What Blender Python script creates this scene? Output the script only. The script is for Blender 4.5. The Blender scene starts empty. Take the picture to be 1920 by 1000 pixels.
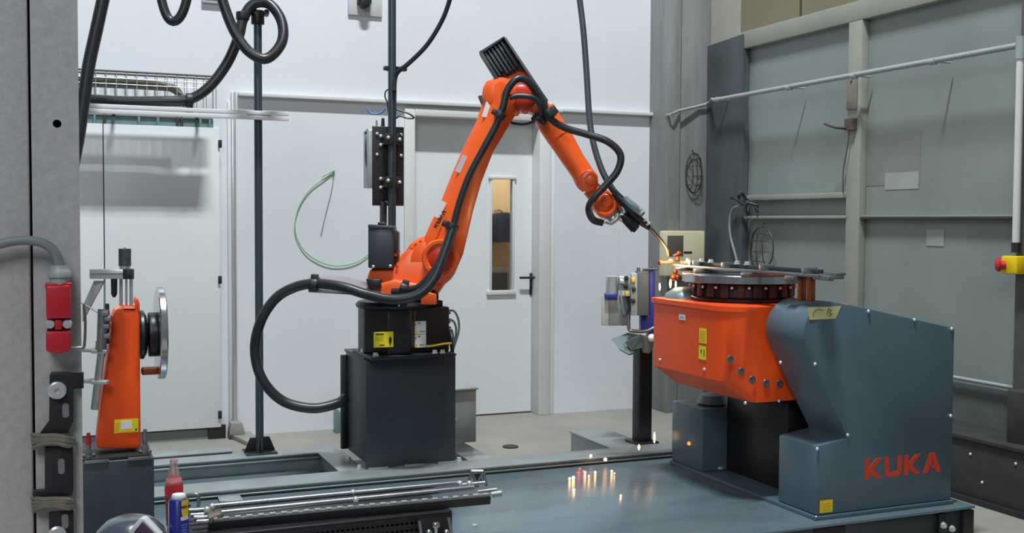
import bpy, bmesh, math, random
from mathutils import Vector, Matrix
random.seed(7)
V = Vector
# ------------------------------------------------------------------ camera
FPX = 2050.0
YAW, PIT, ROLL = math.radians(22.75), math.atan(-84/2050), math.radians(.28)
CF = V((math.sin(YAW)*math.cos(PIT), math.cos(YAW)*math.cos(PIT), math.sin(PIT)))
R0 = V((math.cos(YAW), -math.sin(YAW), 0)); U0 = R0.cross(CF)
CR = R0*math.cos(ROLL)+U0*math.sin(ROLL); CU = U0*math.cos(ROLL)-R0*math.sin(ROLL)
CC = V((0, 0, 1.42))
FH = V((math.sin(YAW), math.cos(YAW), 0))      # horizontal direction the robot arm's plane faces away from
sc = bpy.context.scene
cd = bpy.data.cameras.new('camera'); cam = bpy.data.objects.new('camera', cd)
sc.collection.objects.link(cam)
M3 = Matrix((CR, CU, -CF)).transposed()
cam.matrix_world = Matrix.Translation(CC) @ M3.to_4x4()
cd.sensor_width = 36; cd.lens = 36*FPX/1920; cd.clip_start = .05
sc.camera = cam
# ------------------------------------------------------------------ world, lights, exposure
w = bpy.data.worlds.new('world'); sc.world = w; w.use_nodes = True
w.node_tree.nodes['Background'].inputs[0].default_value = (.78, .90, 1.0, 1)
w.node_tree.nodes['Background'].inputs[1].default_value = .15
def area(name, loc, target, sx, sy, power, col):
    l = bpy.data.lights.new(name, 'AREA'); l.shape = 'RECTANGLE'; l.size = sx; l.size_y = sy
    l.energy = power; l.color = col
    o = bpy.data.objects.new(name, l); sc.collection.objects.link(o)
    d = (V(target)-V(loc)).normalized(); x_ = V((1,0,0)); x_ = (x_-d*x_.dot(d)).normalized(); y_ = (-d).cross(x_)
    o.location = loc; o.rotation_euler = Matrix((x_, y_, -d)).transposed().to_euler()      # local X stays level along the hall
    return o
area('ceiling_strip_lamp', (1.3, 3.0, 9.6), (1.6, 6.6, 0), 1.5, .30, 960, (.93, .98, 1))
area('camera_side_fill', (-1.8, -2.0, 5.2), (1.6, 5.5, .8), 2.2, 2.2, 150, (.95, .98, 1))  # fill light added on the camera side to brighten the near faces
sc.view_settings.view_transform = 'Standard'; sc.view_settings.look = 'None'
sc.view_settings.gamma = 1; sc.view_settings.use_curve_mapping = False
sc.view_settings.exposure = 0.0
# ------------------------------------------------------------------ geometry helpers
def ray(px, py): return CF + CR*((px-960)/FPX) - CU*((py-500)/FPX)
def P(px, py, d): return CC + ray(px, py)*d
def onp(px, py, ax, val):
    r = ray(px, py); return CC + r*((val-CC[ax])/r[ax])
def onX(px, py, x): return onp(px, py, 0, x)
def onY(px, py, y): return onp(px, py, 1, y)
def onZ(px, py, z): return onp(px, py, 2, z)
X3, Y3, Z3 = V((1,0,0)), V((0,1,0)), V((0,0,1))
def basis(d):
    d = d.normalized(); a = Z3 if abs(d.z) < .9 else X3
    u = d.cross(a).normalized(); return u, d.cross(u).normalized(), d
def smooth_path(pts, n=8):
    if len(pts) < 3: return list(pts)
    q = [pts[0]*2-pts[1]] + list(pts) + [pts[-1]*2-pts[-2]]; out = []
    for i in range(1, len(q)-2):
        for k in range(n):
            t = k/n; a, b, c, d = q[i-1], q[i], q[i+1], q[i+2]
            out.append(.5*((2*b)+(c-a)*t+(2*a-5*b+4*c-d)*t*t+(3*b-a-3*c+d)*t**3))
    out.append(pts[-1]); return out
class MB:
    def __init__(s): s.v = []; s.f = []
    def add(s, vs, fs):
        n = len(s.v); s.v += [V(a) for a in vs]; s.f += [[i+n for i in f] for f in fs]; return s
    def box(s, a, b):
        x0, x1 = sorted((a[0], b[0])); y0, y1 = sorted((a[1], b[1])); z0, z1 = sorted((a[2], b[2]))
        return s.add([(x0,y0,z0),(x1,y0,z0),(x1,y1,z0),(x0,y1,z0),(x0,y0,z1),(x1,y0,z1),(x1,y1,z1),(x0,y1,z1)],
                     [(0,3,2,1),(4,5,6,7),(0,1,5,4),(1,2,6,5),(2,3,7,6),(3,0,4,7)])
    def prism(s, pts, vec):
        n = len(pts); vec = V(vec)
        return s.add([V(p) for p in pts]+[V(p)+vec for p in pts],
                     [list(range(n)), list(range(2*n-1, n-1, -1))]+[(i, i+n, (i+1) % n+n, (i+1) % n) for i in range(n)])
    def loft(s, rings, caps=True):
        n = len(rings[0]); vs = [p for r in rings for p in r]; fs = []
        for k in range(len(rings)-1):
            for i in range(n):
                j = (i+1) % n; fs.append((k*n+i, k*n+j, (k+1)*n+j, (k+1)*n+i))
        if caps: fs += [list(range(n-1, -1, -1)), [(len(rings)-1)*n+i for i in range(n)]]
        return s.add(vs, fs)
    def cyl(s, a, b, r, r2=None, n=20):
        a, b = V(a), V(b); r2 = r if r2 is None else r2; u, v, d = basis(b-a)
        return s.loft([[c+(u*math.cos(2*math.pi*i/n)+v*math.sin(2*math.pi*i/n))*q for i in range(n)] for c, q in ((a, r), (b, r2))])
    def lathe(s, prof, o, d, n=28):           # prof: (radius, distance along d)
        u, v, d = basis(V(d)); o = V(o)
        return s.loft([[o+d*h+(u*math.cos(2*math.pi*i/n)+v*math.sin(2*math.pi*i/n))*max(r, 1e-4) for i in range(n)] for r, h in prof])
    def tube(s, pts, r, n=10, sm=8, closed=False):
        pts = [V(p) for p in pts]; rs = r if isinstance(r, (list, tuple)) else [r]*len(pts)
        pp = smooth_path(pts, sm) if sm else pts
        if sm: 
            rr = smooth_path([V((q,0,0)) for q in rs], sm) if len(pts) > 2 else [V((q,0,0)) for q in rs]
            rr = [q.x for q in rr]
        else: rr = rs
        u = None; rings = []
        for i, p in enumerate(pp):
            t = (pp[min(i+1, len(pp)-1)]-pp[max(i-1, 0)])
            if t.length < 1e-9: continue
            t.normalize()
            if u is None: u = basis(t)[0]
            u = (u-t*u.dot(t)).normalized(); v = t.cross(u)
            rings.append([p+(u*math.cos(2*math.pi*k/n)+v*math.sin(2*math.pi*k/n))*rr[i] for k in range(n)])
        return s.loft(rings)
    def sphere(s, c, r, n=14, sz=1.0):
        return s.lathe([(r*math.sin(math.pi*k/n), -r*sz*math.cos(math.pi*k/n)) for k in range(n+1)], c, Z3, n*2)
    def obb(s, c, u, v, n, su, sv, sn):       # oriented box, half sizes
        c = V(c); u, v, n = u.normalized()*su, v.normalized()*sv, n.normalized()*sn
        return s.prism([c-u-v-n, c+u-v-n, c+u+v-n, c-u+v-n], n*2)
    def build(s, name, mat, parent=None, bevel=0, seg=2, ang=45, origin=None, base=False):
        org = origin
        if org is None:
            lo = V([min(p[i] for p in s.v) for i in range(3)]); hi = V([max(p[i] for p in s.v) for i in range(3)])
            org = (lo+hi)/2
            if parent is None: org.z = lo.z
        org = V(org)
        me = bpy.data.meshes.new(name); me.from_pydata([p-org for p in s.v], [], s.f)
        bm = bmesh.new(); bm.from_mesh(me)
        bmesh.ops.recalc_face_normals(bm, faces=bm.faces)
        if bevel:
            ed = [e for e in bm.edges if len(e.link_faces) == 2 and e.calc_face_angle(0) > math.radians(28)]
            bmesh.ops.bevel(bm, geom=ed, offset=bevel, segments=seg, profile=.5, affect='EDGES', clamp_overlap=True)
        for f in bm.faces: f.smooth = True
        bm.to_mesh(me); bm.free(); me.set_sharp_from_angle(angle=math.radians(ang)); me.materials.append(mat)
        return link(me, name, org, parent)
ORG = {}
def link(me, name, org, parent=None, rot=None):
    o = bpy.data.objects.new(name, me); sc.collection.objects.link(o)
    ORG[o.name] = V(org); o.parent = parent
    o.location = V(org)-(ORG[parent.name] if parent else V((0,0,0)))
    if rot is not None: o.rotation_mode = 'QUATERNION'; o.rotation_quaternion = rot
    return o
def inst(me, name, org, parent, d=None):      # shared mesh, local +Z turned to direction d
    return link(me, name, org, parent, (V(d).to_track_quat('Z', 'Y') if d is not None else None))
def tag(o, label=None, cat=None, group=None, kind=None):
    if label: o['label'] = label
    if cat: o['category'] = cat
    if group: o['group'] = group
    if kind: o['kind'] = kind
    return o
def thing(name, loc, label, cat, group=None):
    o = bpy.data.objects.new(name, None); sc.collection.objects.link(o); o.empty_display_size = .05
    o.location = loc; ORG[o.name] = V(loc); return tag(o, label, cat, group)
def S(o): o['kind'] = 'structure'; return o
# ------------------------------------------------------------------ materials
def lin(c): return tuple(((x/255)/12.92 if x/255 <= .04045 else ((x/255+.055)/1.055)**2.4) for x in c)
MT = {}
def mat(name, col, rough=.5, metal=0, var=.06, scale=6, bump=0, bscale=60, stretch=None, coat=0, emit=0, trans=0, spec=None):
    m = bpy.data.materials.new(name); m.use_nodes = True; nt = m.node_tree; b = nt.nodes['Principled BSDF']
    c = lin(col); b.inputs['Roughness'].default_value = rough; b.inputs['Metallic'].default_value = metal
    if coat: b.inputs['Coat Weight'].default_value = coat; b.inputs['Coat Roughness'].default_value = .15
    if spec is not None: b.inputs['Specular IOR Level'].default_value = spec
    if trans: b.inputs['Transmission Weight'].default_value = trans; b.inputs['IOR'].default_value = 1.45
    if emit:
        b.inputs['Emission Color'].default_value = (*c, 1); b.inputs['Emission Strength'].default_value = emit
    tc = nt.nodes.new('ShaderNodeTexCoord'); mp = nt.nodes.new('ShaderNodeMapping')
    geo = nt.nodes.new('ShaderNodeNewGeometry')
    nt.links.new(geo.outputs['Position'], mp.inputs[0]) if False else nt.links.new(tc.outputs['Object'], mp.inputs[0])
    if stretch: mp.inputs['Scale'].default_value = stretch
    n = nt.nodes.new('ShaderNodeTexNoise'); n.inputs['Scale'].default_value = scale; n.inputs['Detail'].default_value = 6
    n.inputs['Roughness'].default_value = .6
    nt.links.new(mp.outputs[0], n.inputs[0])
    r = nt.nodes.new('ShaderNodeValToRGB'); r.color_ramp.elements[0].position = .3; r.color_ramp.elements[1].position = .7
    r.color_ramp.elements[0].color = (*[x*(1-var*1.6) for x in c], 1); r.color_ramp.elements[1].color = (*[min(1, x*(1+var*1.4)) for x in c], 1)
    nt.links.new(n.outputs['Fac'], r.inputs[0]); nt.links.new(r.outputs[0], b.inputs['Base Color'])
    mr = nt.nodes.new('ShaderNodeMapRange'); mr.inputs[3].default_value = max(.02, rough-.06); mr.inputs[4].default_value = min(1, rough+.08)
    nt.links.new(n.outputs['Fac'], mr.inputs[0]); nt.links.new(mr.outputs[0], b.inputs['Roughness'])
    if bump:
        n2 = nt.nodes.new('ShaderNodeTexNoise'); n2.inputs['Scale'].default_value = bscale; n2.inputs['Detail'].default_value = 3
        nt.links.new(mp.outputs[0], n2.inputs[0]); bp = nt.nodes.new('ShaderNodeBump'); bp.inputs['Strength'].default_value = bump
        bp.inputs['Distance'].default_value = .004; nt.links.new(n2.outputs['Fac'], bp.inputs['Height']); nt.links.new(bp.outputs[0], b.inputs['Normal'])
    MT[name] = m; return m
white = mat('white_wall_panel', (216, 220, 226), .45, var=.02, scale=1.2)
white2 = mat('white_door_paint', (219, 224, 226), .4, var=.015, scale=2)
offw = mat('offwhite_trim', (208, 210, 208), .45, var=.03, scale=5)
concrete = mat('concrete', (145, 143, 136), .6, var=.09, scale=2.2, bump=.25, bscale=40)
tanfloor = mat('tan_floor', (150, 147, 138), .6, var=.1, scale=3)
wallgrey = mat('grey_green_wall_paint', (126, 137, 134), .6, var=.07, scale=1.6, bump=.12, bscale=20)
wallbeam = mat('pale_grey_beam_paint', (142, 145, 135), .55, var=.06, scale=3, bump=.1)
olive = mat('olive_upper_panel', (120, 114, 92), .7, var=.04, scale=2)
colgrey = mat('column_grey', (128, 132, 130), .6, var=.12, scale=3, stretch=(4, 4, .5), bump=.1)
colpale = mat('column_pale', (158, 158, 146), .6, var=.04)
rubber_sheet = mat('dark_sheet', (74, 82, 86), .5, var=.2, scale=4, stretch=(1, 1, .5))
dirty = mat('dirty_dark_metal', (54, 54, 54), .6, var=.2, scale=8)
deckm = mat('blue_grey_deck_steel', (118, 138, 148), .27, metal=.45, var=.13, scale=2.2, stretch=(.7, 2, 1), bump=.05, bscale=30)
beamm = mat('galvanised_frame_steel', (160, 170, 170), .38, metal=.5, var=.08, scale=6)
framed = mat('frame_side_dark', (60, 66, 70), .5, metal=.3, var=.1)
anth = mat('anthracite_powder_coat', (50, 58, 66), .42, var=.06, scale=9, bump=.05, bscale=300)
blackc = mat('black_cast', (24, 25, 28), .38, var=.12, scale=7)
blackp = mat('black_plate', (32, 34, 38), .45, var=.1)
hosem = mat('black_corrugated_hose', (38, 41, 45), .36, var=.12, scale=30)
polem = mat('grey_green_pole', (62, 78, 84), .35, metal=.3, var=.06, stretch=(1, 1, .1))
orange = mat('orange_paint', (246, 98, 32), .34, var=.05, scale=7, coat=.1)
orange2 = mat('orange_cover_paint', (242, 84, 26), .42, var=.04, scale=5, spec=.35)
dorange = mat('deep_orange_cover', (205, 52, 18), .38, var=.06, scale=8)
posgrey = mat('blue_grey_powder_coat', (80, 101, 112), .3, var=.05, scale=4, bump=.04, bscale=300)
steel = mat('bright_turned_steel', (205, 208, 210), .2, metal=1, var=.08, scale=40, stretch=(1, 1, .1))
steeld = mat('dull_steel', (150, 154, 156), .34, metal=.9, var=.12, scale=14)
alu = mat('aluminium_profile', (205, 208, 210), .32, metal=.7, var=.05)
zinc = mat('zinc_sheet', (178, 186, 186), .4, metal=.5, var=.08, scale=9)
bolt_m = mat('zinc_bolt', (225, 228, 228), .3, metal=.6, var=.04)
colm = mat('silver_hammered_paint', (178, 177, 178), .45, metal=0, var=.07, scale=90, bump=.12, bscale=160)
redp = mat('red_plastic', (190, 34, 48), .35, var=.04)
greyp = mat('light_grey_plastic', (150, 160, 160), .45, var=.04)
cablegrey = mat('grey_cable', (128, 138, 140), .5, var=.05)
yel = mat('yellow_label', (232, 216, 30), .5, var=.03)
yelp = mat('yellow_plastic', (235, 200, 20), .4, var=.03)
whitel = mat('white_label', (228, 228, 230), .5, var=.02)
inkd = mat('dark_print', (60, 58, 30), .6, var=.02)
inky = mat('amber_print', (222, 180, 30), .6, var=.02)
inkg = mat('grey_print', (150, 152, 156), .6, var=.02)
inko = mat('orange_print', (214, 62, 34), .45, var=.03)
inkb = mat('black_print', (24, 22, 22), .5, var=.02)
tape = mat('masking_tape', (200, 196, 140), .6, var=.05, scale=20)
cream = mat('cream_enclosure', (206, 202, 168), .45, var=.03)
brownw = mat('smoked_window', (96, 88, 88), .3, var=.05)
greenw = mat('green_wire', (120, 190, 120), .45, var=.03)
bluew = mat('blue_air_line', (70, 130, 200), .4, var=.03)
bluep = mat('blue_housing', (36, 56, 150), .4, var=.06)
beige = mat('beige_room_wall', (238, 208, 160), .7, var=.02)
navy = mat('dark_navy_cloth', (36, 42, 62), .8, var=.25, scale=20, bump=.5, bscale=25)
wrapm = mat('dusty_wrap_tape', (118, 112, 100), .6, var=.15, scale=30)
rust = mat('rusty_brown', (88, 74, 66), .6, var=.2, scale=25)
copper = mat('copper_clamp', (150, 84, 52), .35, metal=.6, var=.12, scale=20)
wirem = mat('dark_wire', (70, 66, 62), .5, metal=.4, var=.1)
redlabel = mat('red_bottle_label', (214, 40, 56), .4, var=.03)
canblue = mat('blue_can_print', (26, 32, 120), .28, var=.03, coat=.3)
lblue = mat('pale_blue_print', (88, 110, 180), .5, var=.03)
helmetm = mat('helmet_shell', (62, 74, 84), .25, var=.05, coat=.5)
visor = mat('visor_glass', (74, 58, 82), .12, var=.15, scale=10, coat=.6)
silverp = mat('silver_rim_plastic', (196, 200, 202), .35, var=.03)
perf = mat('black_perforated_steel', (44, 42, 48), .4, metal=.3, var=.12, scale=20)
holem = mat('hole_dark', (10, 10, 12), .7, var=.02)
teal = mat('pale_green_grey_sheet', (120, 146, 148), .4, metal=.3, var=.06)
glass = mat('clear_glass', (235, 240, 240), .03, trans=1, var=0)
glassp = mat('pinkish_liquid_glass', (240, 205, 200), .08, trans=.75, var=0)
spark_m = mat('glowing_spark', (255, 190, 120), .5, emit=9, var=0)
sparkr = mat('red_spark', (255, 70, 70), .5, emit=2.2, var=0)
arc_m = mat('weld_arc', (255, 196, 120), .5, emit=40, var=0)
hotm = mat('hot_glowing_metal', (255, 140, 60), .5, emit=1.6, var=.1)
patchm = mat('grey_paint_patch', (124, 128, 124), .6, var=.04)
patchl = mat('pale_paint_patch', (150, 158, 156), .6, var=.04)
# shared pieces (local +Z is the outward direction)
def shared(mb, name, m, bevel=0):
    o = mb.build(name, m, None, bevel, origin=(0,0,0)); me = o.data; bpy.data.objects.remove(o); return me
boltS = shared(MB().lathe([(0,0),(.008,0),(.008,.002),(.0065,.006),(.003,.008),(0,.008)], (0,0,0), Z3, 10), 'bolt', bolt_m)
boltM = shared(MB().lathe([(0,0),(.016,0),(.016,.004),(.012,.004),(.012,.014),(.009,.016),(0,.016)], (0,0,0), Z3, 6), 'bolt', bolt_m)
boltD = shared(MB().lathe([(0,0),(.0075,0),(.0075,.004),(.004,.004),(0,.003)], (0,0,0), Z3, 10), 'bolt', dorange)
def bolts(parent, pts, d, me=None, name='bolt', s=1):
    for p in pts:
        o = inst(me or boltS, name, p, parent, d)
        if s != 1: o.scale = (s, s, s)
def sticker(parent, c, u, n, wd, ht, m, prints=(), up=None, name='sticker', label=None):
    u = u.normalized(); n = n.normalized(); v = n.cross(u).normalized()
    if v.z < 0: v = -v
    if up is not None: v = up.normalized()
    c = V(c)+n*.0008
    o = MB().obb(c, u, v, n, wd/2, ht/2, .0008).build(name, m, parent)
    if label: o['label'] = label
    for (a, b, pw, ph, pm) in prints:          # fractions of the sticker: centre a,b  size pw,ph
        MB().obb(c+u*wd*(a-.5)+v*ht*(b-.5)+n*.0012, u, v, n, wd*pw/2, ht*ph/2, .0005).build('print', pm, o)
    return o
GL = {'K': [[(0,0),(.26,0),(.26,.33),(.72,0),(1.08,0),(.5,.47),(1.04,1),(.7,1),(.26,.58),(.26,1),(0,1)]],
      'U': [[(0,1),(0,.22),(.12,.05),(.3,0),(.76,0),(.94,.05),(1.06,.22),(1.06,1),(.8,1),(.8,.3),(.72,.23),(.34,.23),(.26,.3),(.26,1)]],
      'A': [[(0,0),(.42,1),(.74,1),(1.16,0),(.86,0),(.78,.2),(.58,.2),(.50,.39),(.70,.39),(.58,.7),(.3,0)]]}
def logo(parent, o, u, v, n, h, m, adv=1.18):
    o = V(o); x = 0; u, v, n = u.normalized(), v.normalized(), n.normalized()
    for ch in 'KUKA':
        mb = MB()
        for poly in GL[ch]: mb.prism([o+u*(x+a)*h+v*b*h for a, b in poly], n*.002)
        mb.build('letter', m, parent); x += adv
def text(parent, s, o, u, n, h, m, name='lettering', up=None, thick=.0006, bold=0.0):
    c = bpy.data.curves.new('lettering', 'FONT'); c.body = s; c.size = h; c.extrude = thick; c.offset = bold; c.resolution_u = 2
    t = bpy.data.objects.new('t', c); sc.collection.objects.link(t)
    bpy.context.view_layer.update()
    me = bpy.data.meshes.new_from_object(t.evaluated_get(bpy.context.evaluated_depsgraph_get()))
    bpy.data.objects.remove(t)
    u = u.normalized(); n = n.normalized(); v = n.cross(u)
    if up is not None: v = up.normalized()
    me.transform(Matrix((u, v, n)).transposed().to_4x4()); me.materials.clear(); me.materials.append(m)
    return link(me, name, V(o)+n*.001, parent)
NY, NX = -Y3, -X3        # outward normals of the back wall and of the right wall
YW, XW = 7.30, 4.60      # back wall plane, right wall plane
# ================================================================== SETTING
S(MB().box((-3, -1, -.1), (5.2, 9.9, 0)).build('floor', concrete))
# door opening in the back wall
d0, d1 = onY(775, 500, YW).x, onY(1009, 500, YW).x; dz = onY(890, 222, YW).z
wl = MB()
zt = 5.0
zl = onY(600, 182, YW).z
wl.box((-3.0, YW, 0), (d0, YW+.2, zt)); wl.box((d1, YW, 0), (4.22, YW+.2, zt)); wl.box((d0, YW, dz), (d1, YW+.2, zt))
wall = S(wl.build('wall_back', white))
for px, py in ((1036, 363), (1037, 483), (1035, 562), (1036, 700)):
    pass
bolts(wall, [onY(a, b, YW) for a, b in ((1036, 363), (1037, 483), (1035, 562), (1034, 760))], NY, s=.6)
for px in (797.,):
    pass
# vertical panel seams are slender proud strips
for px in (1160,): MB().box(onY(px, 430, YW-.001), onY(px, 430, YW-.001)+V((.004, .01, -1.5))).build('panel_joint', offw, wall)
# ledge with a shadow under it and the slender upright at its left end
p0, p1 = onY(447, 176, YW-.04), onY(1243, 217, YW-.04)
lz = p0.z
S(MB().box((p0.x, YW-.05, lz-.012), (onY(905,195,YW-.04).x, YW, lz+.012)).build('trim_1', offw, bevel=.003))
S(MB().box((onY(1055,205,YW-.04).x, YW-.05, lz-.014), (p1.x, YW, lz+.010)).build('trim_2', offw, bevel=.003))
MBx = MB().box((onY(905,195,YW-.04).x, YW-.045, lz-.02), (onY(1055,205,YW-.04).x, YW, lz+.004))
S(MBx.build('trim_3', offw, bevel=.003))
xx = onY(440, 500, YW-.05).x
S(MB().box((xx-.012, YW-.05, .06), (xx+.012, YW, lz+.012)).build('trim_4', alu, bevel=.003))
S(MB().box((xx-.036, YW-.02, .06), (xx-.012, YW, lz-.05)).build('trim_5', offw, bevel=.003))
# door frame + leaf
df = MB()
fa, fb = onY(759, 500, YW-.03).x, onY(1042, 500, YW-.03).x; fz = onY(890, 208, YW-.03).z
df.box((fa, YW-.03, 0), (d0+.003, YW+.17, fz)); df.box((d1-.003, YW-.03, 0), (d1+.09, YW+.17, fz)); df.box((d0+.003, YW-.03, dz-.003), (d1-.003, YW+.17, fz))
dframe = S(df.build('trim_6', offw, bevel=.004))
S(MB().box((d1+.09, YW-.012, 0), (fb, YW, fz)).build('trim_7', white2, bevel=.003))
REC = .11
yd = YW+REC
w0, w1 = onY(921, 400, yd), onY(961, 400, yd); wz1, wz0 = onY(940, 336, yd).z, onY(940, 545, yd).z
lf = MB(); bz = .012
lf.box((d0+.004, yd, bz), (w0.x, yd+.05, dz-.004)); lf.box((w1.x, yd, bz), (d1-.004, yd+.05, dz-.004))
lf.box((w0.x, yd, wz1), (w1.x, yd+.05, dz-.004)); lf.box((w0.x, yd, bz), (w1.x, yd+.05, wz0))
door = S(lf.build('door_1', white2))
wf = MB(); g = .012
wf.box((w0.x-g, yd-.012, wz0-g*2), (w0.x+.004, yd, wz1+g)); wf.box((w1.x-.004, yd-.012, wz0-g*2), (w1.x+g, yd, wz1+g))
wf.box((w0.x-g-.012, yd-.02, wz1), (w1.x+g+.012, yd, wz1+g*1.6)); wf.box((w0.x-g*3, yd-.02, wz0-g*2.4), (w1.x+g*2, yd, wz0))
wf.build('window_frame', offw, door, bevel=.002)
MB().box((w0.x, yd+.02, wz0), (w1.x, yd+.026, wz1)).build('pane', glass, door)
hp = onY(997, 532, yd)
hnd = MB().box((hp.x-.02, yd-.012, hp.z-.085), (hp.x+.02, yd, hp.z+.08)).build('lock_plate', blackp, door, bevel=.006)
h1 = onY(996, 520, yd)
MB().tube([h1+V((0,-.01,0)), h1+V((0,-.05,0)), h1+V((-.02,-.055,0)), h1+V((-.115,-.055,0))], .009, sm=4).build('lever', blackp, hnd)
MB().cyl(hp+V((0,-.012,-.04)), hp+V((0,-.018,-.04)), .009).build('keyhole', steeld, hnd)
# the lit corridor behind the door
cw = MB().box((1.2, 9.2, 0), (4.6, 9.3, 3)).build('wall_corridor', beige); S(cw)
l = bpy.data.lights.new('corridor_lamp', 'POINT'); l.energy = 65; l.color = (1, .9, .75); l.shadow_soft_size = .2
lo = bpy.data.objects.new('corridor_lamp', l); sc.collection.objects.link(lo); lo.location = (3.6, 8.3, 2.6)
c0 = onY(943, 428, 9.0)
jk = MB(); 
jk.loft([[c0+V((math.cos(a)*r*(1+.06*math.sin(3*a)), math.sin(a)*.09, z)) for a in [2*math.pi*i/20 for i in range(20)]]
         for r, z in ((.03,.14),(.10,.125),(.15,.07),(.17,0),(.17,-.06),(.165,-.12),(.15,-.125))])
jk.tube([c0+V((0,0,.13)), c0+V((0,.08,.16)), c0+V((0,.2,.15))], .006, sm=3)
tag(jk.build('jacket', navy), 'dark navy bundled jacket hanging beyond the door window', 'jacket')
c1 = onY(943, 522, 9.0)
ob = MB().box((c1.x-.35, 8.85, 0), (c1.x+.35, 9.15, c1.z+.10))
cab = thing('corridor_cabinet', (c1.x, 9.0, 0), 'grey-brown low cabinet seen at the foot of the door window', 'cabinet')
ob.build('body', mat('grey_brown_cabinet', (120, 112, 96), .5), cab, bevel=.006)
for i in (-1, 1): MB().box((c1.x+.02*i, 8.84, .1), (c1.x+.33*i, 8.85, c1.z+.06)).build('cabinet_door', dirty, cab, bevel=.004)
# left double door / white leaf panel
YL = YW-.07
a0, a1, a2 = onY(100, 500, YL).x, onY(196, 500, YL).x, onY(413, 500, YL).x
lzt = onY(300, 236, YL).z; lzb = onY(300, 809, YL).z
for k, (xa, xb) in enumerate(((-1.9, a0), (a0+.004, a1-.003), (a1+.003, a2))):
    dr = S(MB().box((xa, YL, lzb), (xb, YW, lzt)).build('door_%d' % (k+2), white2, bevel=.003))
for py in (270, 525, 778):
    q = onY(412, py, YL); MB().box((q.x-.01, YL-.015, q.z-.025), (q.x+.012, YL+.01, q.z+.025)).build('hinge', blackp, dr, bevel=.003)
S(MB().box((-1.9, YW-.04, 0), (a2, YW, lzb-.012)).build('trim_8', mat('grey_plinth', (112, 122, 120), .6)))
q = onY(405, 822, YW-.04); S(MB().box((q.x-.05, YW-.06, 0), (q.x+.06, YW-.03, .09)).build('trim_9', blackp, bevel=.003))
q = onZ(440, 838, 0)
S(MB().prism([V((xx-.05, YW-.03, 0)), V((xx+.10, YW-.03, 0)), V((xx+.10, YW-.42, 0)), V((xx+.04, YW-.42, 0))], (0, 0, .03))
  .prism([V((xx-.05, YW-.03, .03)), V((xx+.05, YW-.03, .03)), V((xx+.03, YW-.03, .11)), V((xx-.04, YW-.03, .11))], (0, -.10, 0)).build('trim_10', concrete, bevel=.004))
# ---- column in the corner
cx0 = 4.19
S(MB().box((cx0, 7.02, 0), (cx0+.10, 7.5, 5)).build('trim_11', colgrey, bevel=.004))
S(MB().box((cx0+.10, 7.05, 0), (4.56, 7.5, 5)).build('trim_12', colgrey, bevel=.004))
zb = onX(1350, 78, 4.57).z
ds = MB(); za = .0
ys0, ys1 = onX(1328, 300, 4.545).y, onX(1393, 300, 4.545).y
random.seed(3); prof = []
for k in range(13):
    z = za+(zb-za)*k/12; prof.append(V((4.537, ys1+random.uniform(-.012, .012), z)))
pr2 = [V((4.537, ys0+.03, z)) for z in (zb-.02, 0)]
S(ds.prism(prof+pr2, (.05, 0, 0)).build('trim_13', rubber_sheet))
S(MB().box((4.565, ys1+.10, zb-.3), (4.62, 7.06, 5)).build('trim_14', colpale))
# ---- right wall: recessed panels between proud beams
rw = S(MB().box((XW, -1, 0), (XW+.2, 7.5, 5)).build('wall_right', wallgrey))
XB = XW-.055
bz0, bz1 = onX(1440, 80, XB).z, onX(1440, 47, XB).z
S(MB().box((XB, -1, bz0), (XW+.001, ys1+.10, bz1)).build('trim_15', wallbeam, bevel=.006))
S(MB().box((XW-.02, -1, bz1), (XW, 7.0, 5)).build('trim_16', olive))
S(MB().box((XW-.024, onX(1508, 10, XW).y, bz1), (XW-.02, onX(1505, 10, XW).y, 5)).build('trim_17', dirty))
ya, yb = onX(1587, 300, XB).y, onX(1612, 300, XB).y
S(MB().box((XB, yb, 0), (XW, ya, bz0)).build('trim_18', wallbeam, bevel=.005))
sh = MB(); q1, q2 = onX(1590, 155, XB-.02), onX(1612, 158, XB-.02)
# horizontal rails left and right of the upright
def rail(name, pa, pb, thick, m, prot=.04):
    a, b = onX(*pa, XW-prot), onX(*pb, XW-prot); z = (a.z+b.z)/2
    return S(MB().box((XW-prot, b.y, z-thick/2), (XW, a.y, z+thick/2)).build(name, m, bevel=.003))
rail('trim_19', (1397, 369), (1584, 369), .035, wallbeam, .06)
rail('trim_20', (1395, 407), (1584, 408), .02, wallbeam, .07)
rail('trim_21', (1612, 409), (1904, 409), .014, dirty, .05)
rail('trim_22', (1612, 405.5), (1904, 405.5), .01, wallbeam, .035)
yc = onX(1900, 300, XW-.14).y
S(MB().box((XW-.14, yc-1.0, 0), (XW, yc-.03, 5)).build('trim_23', mat('dark_right_column', (84, 84, 78), .6, var=.1)))
for k, (pa, pb, m) in enumerate((((1622, 255), (1725, 345), patchm), ((1660, 325), (1722, 354), patchl), ((1738, 430), (1770, 462), patchl), ((1618, 150), (1700, 196), wallgrey))):
    a, b = onX(*pa, XW-.002), onX(*pb, XW-.002)
    if k < 3: MB().box((XW-.002-.001*k, a.y, a.z), (XW+.001, b.y, b.z)).build('paint_patch', m, rw)
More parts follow.
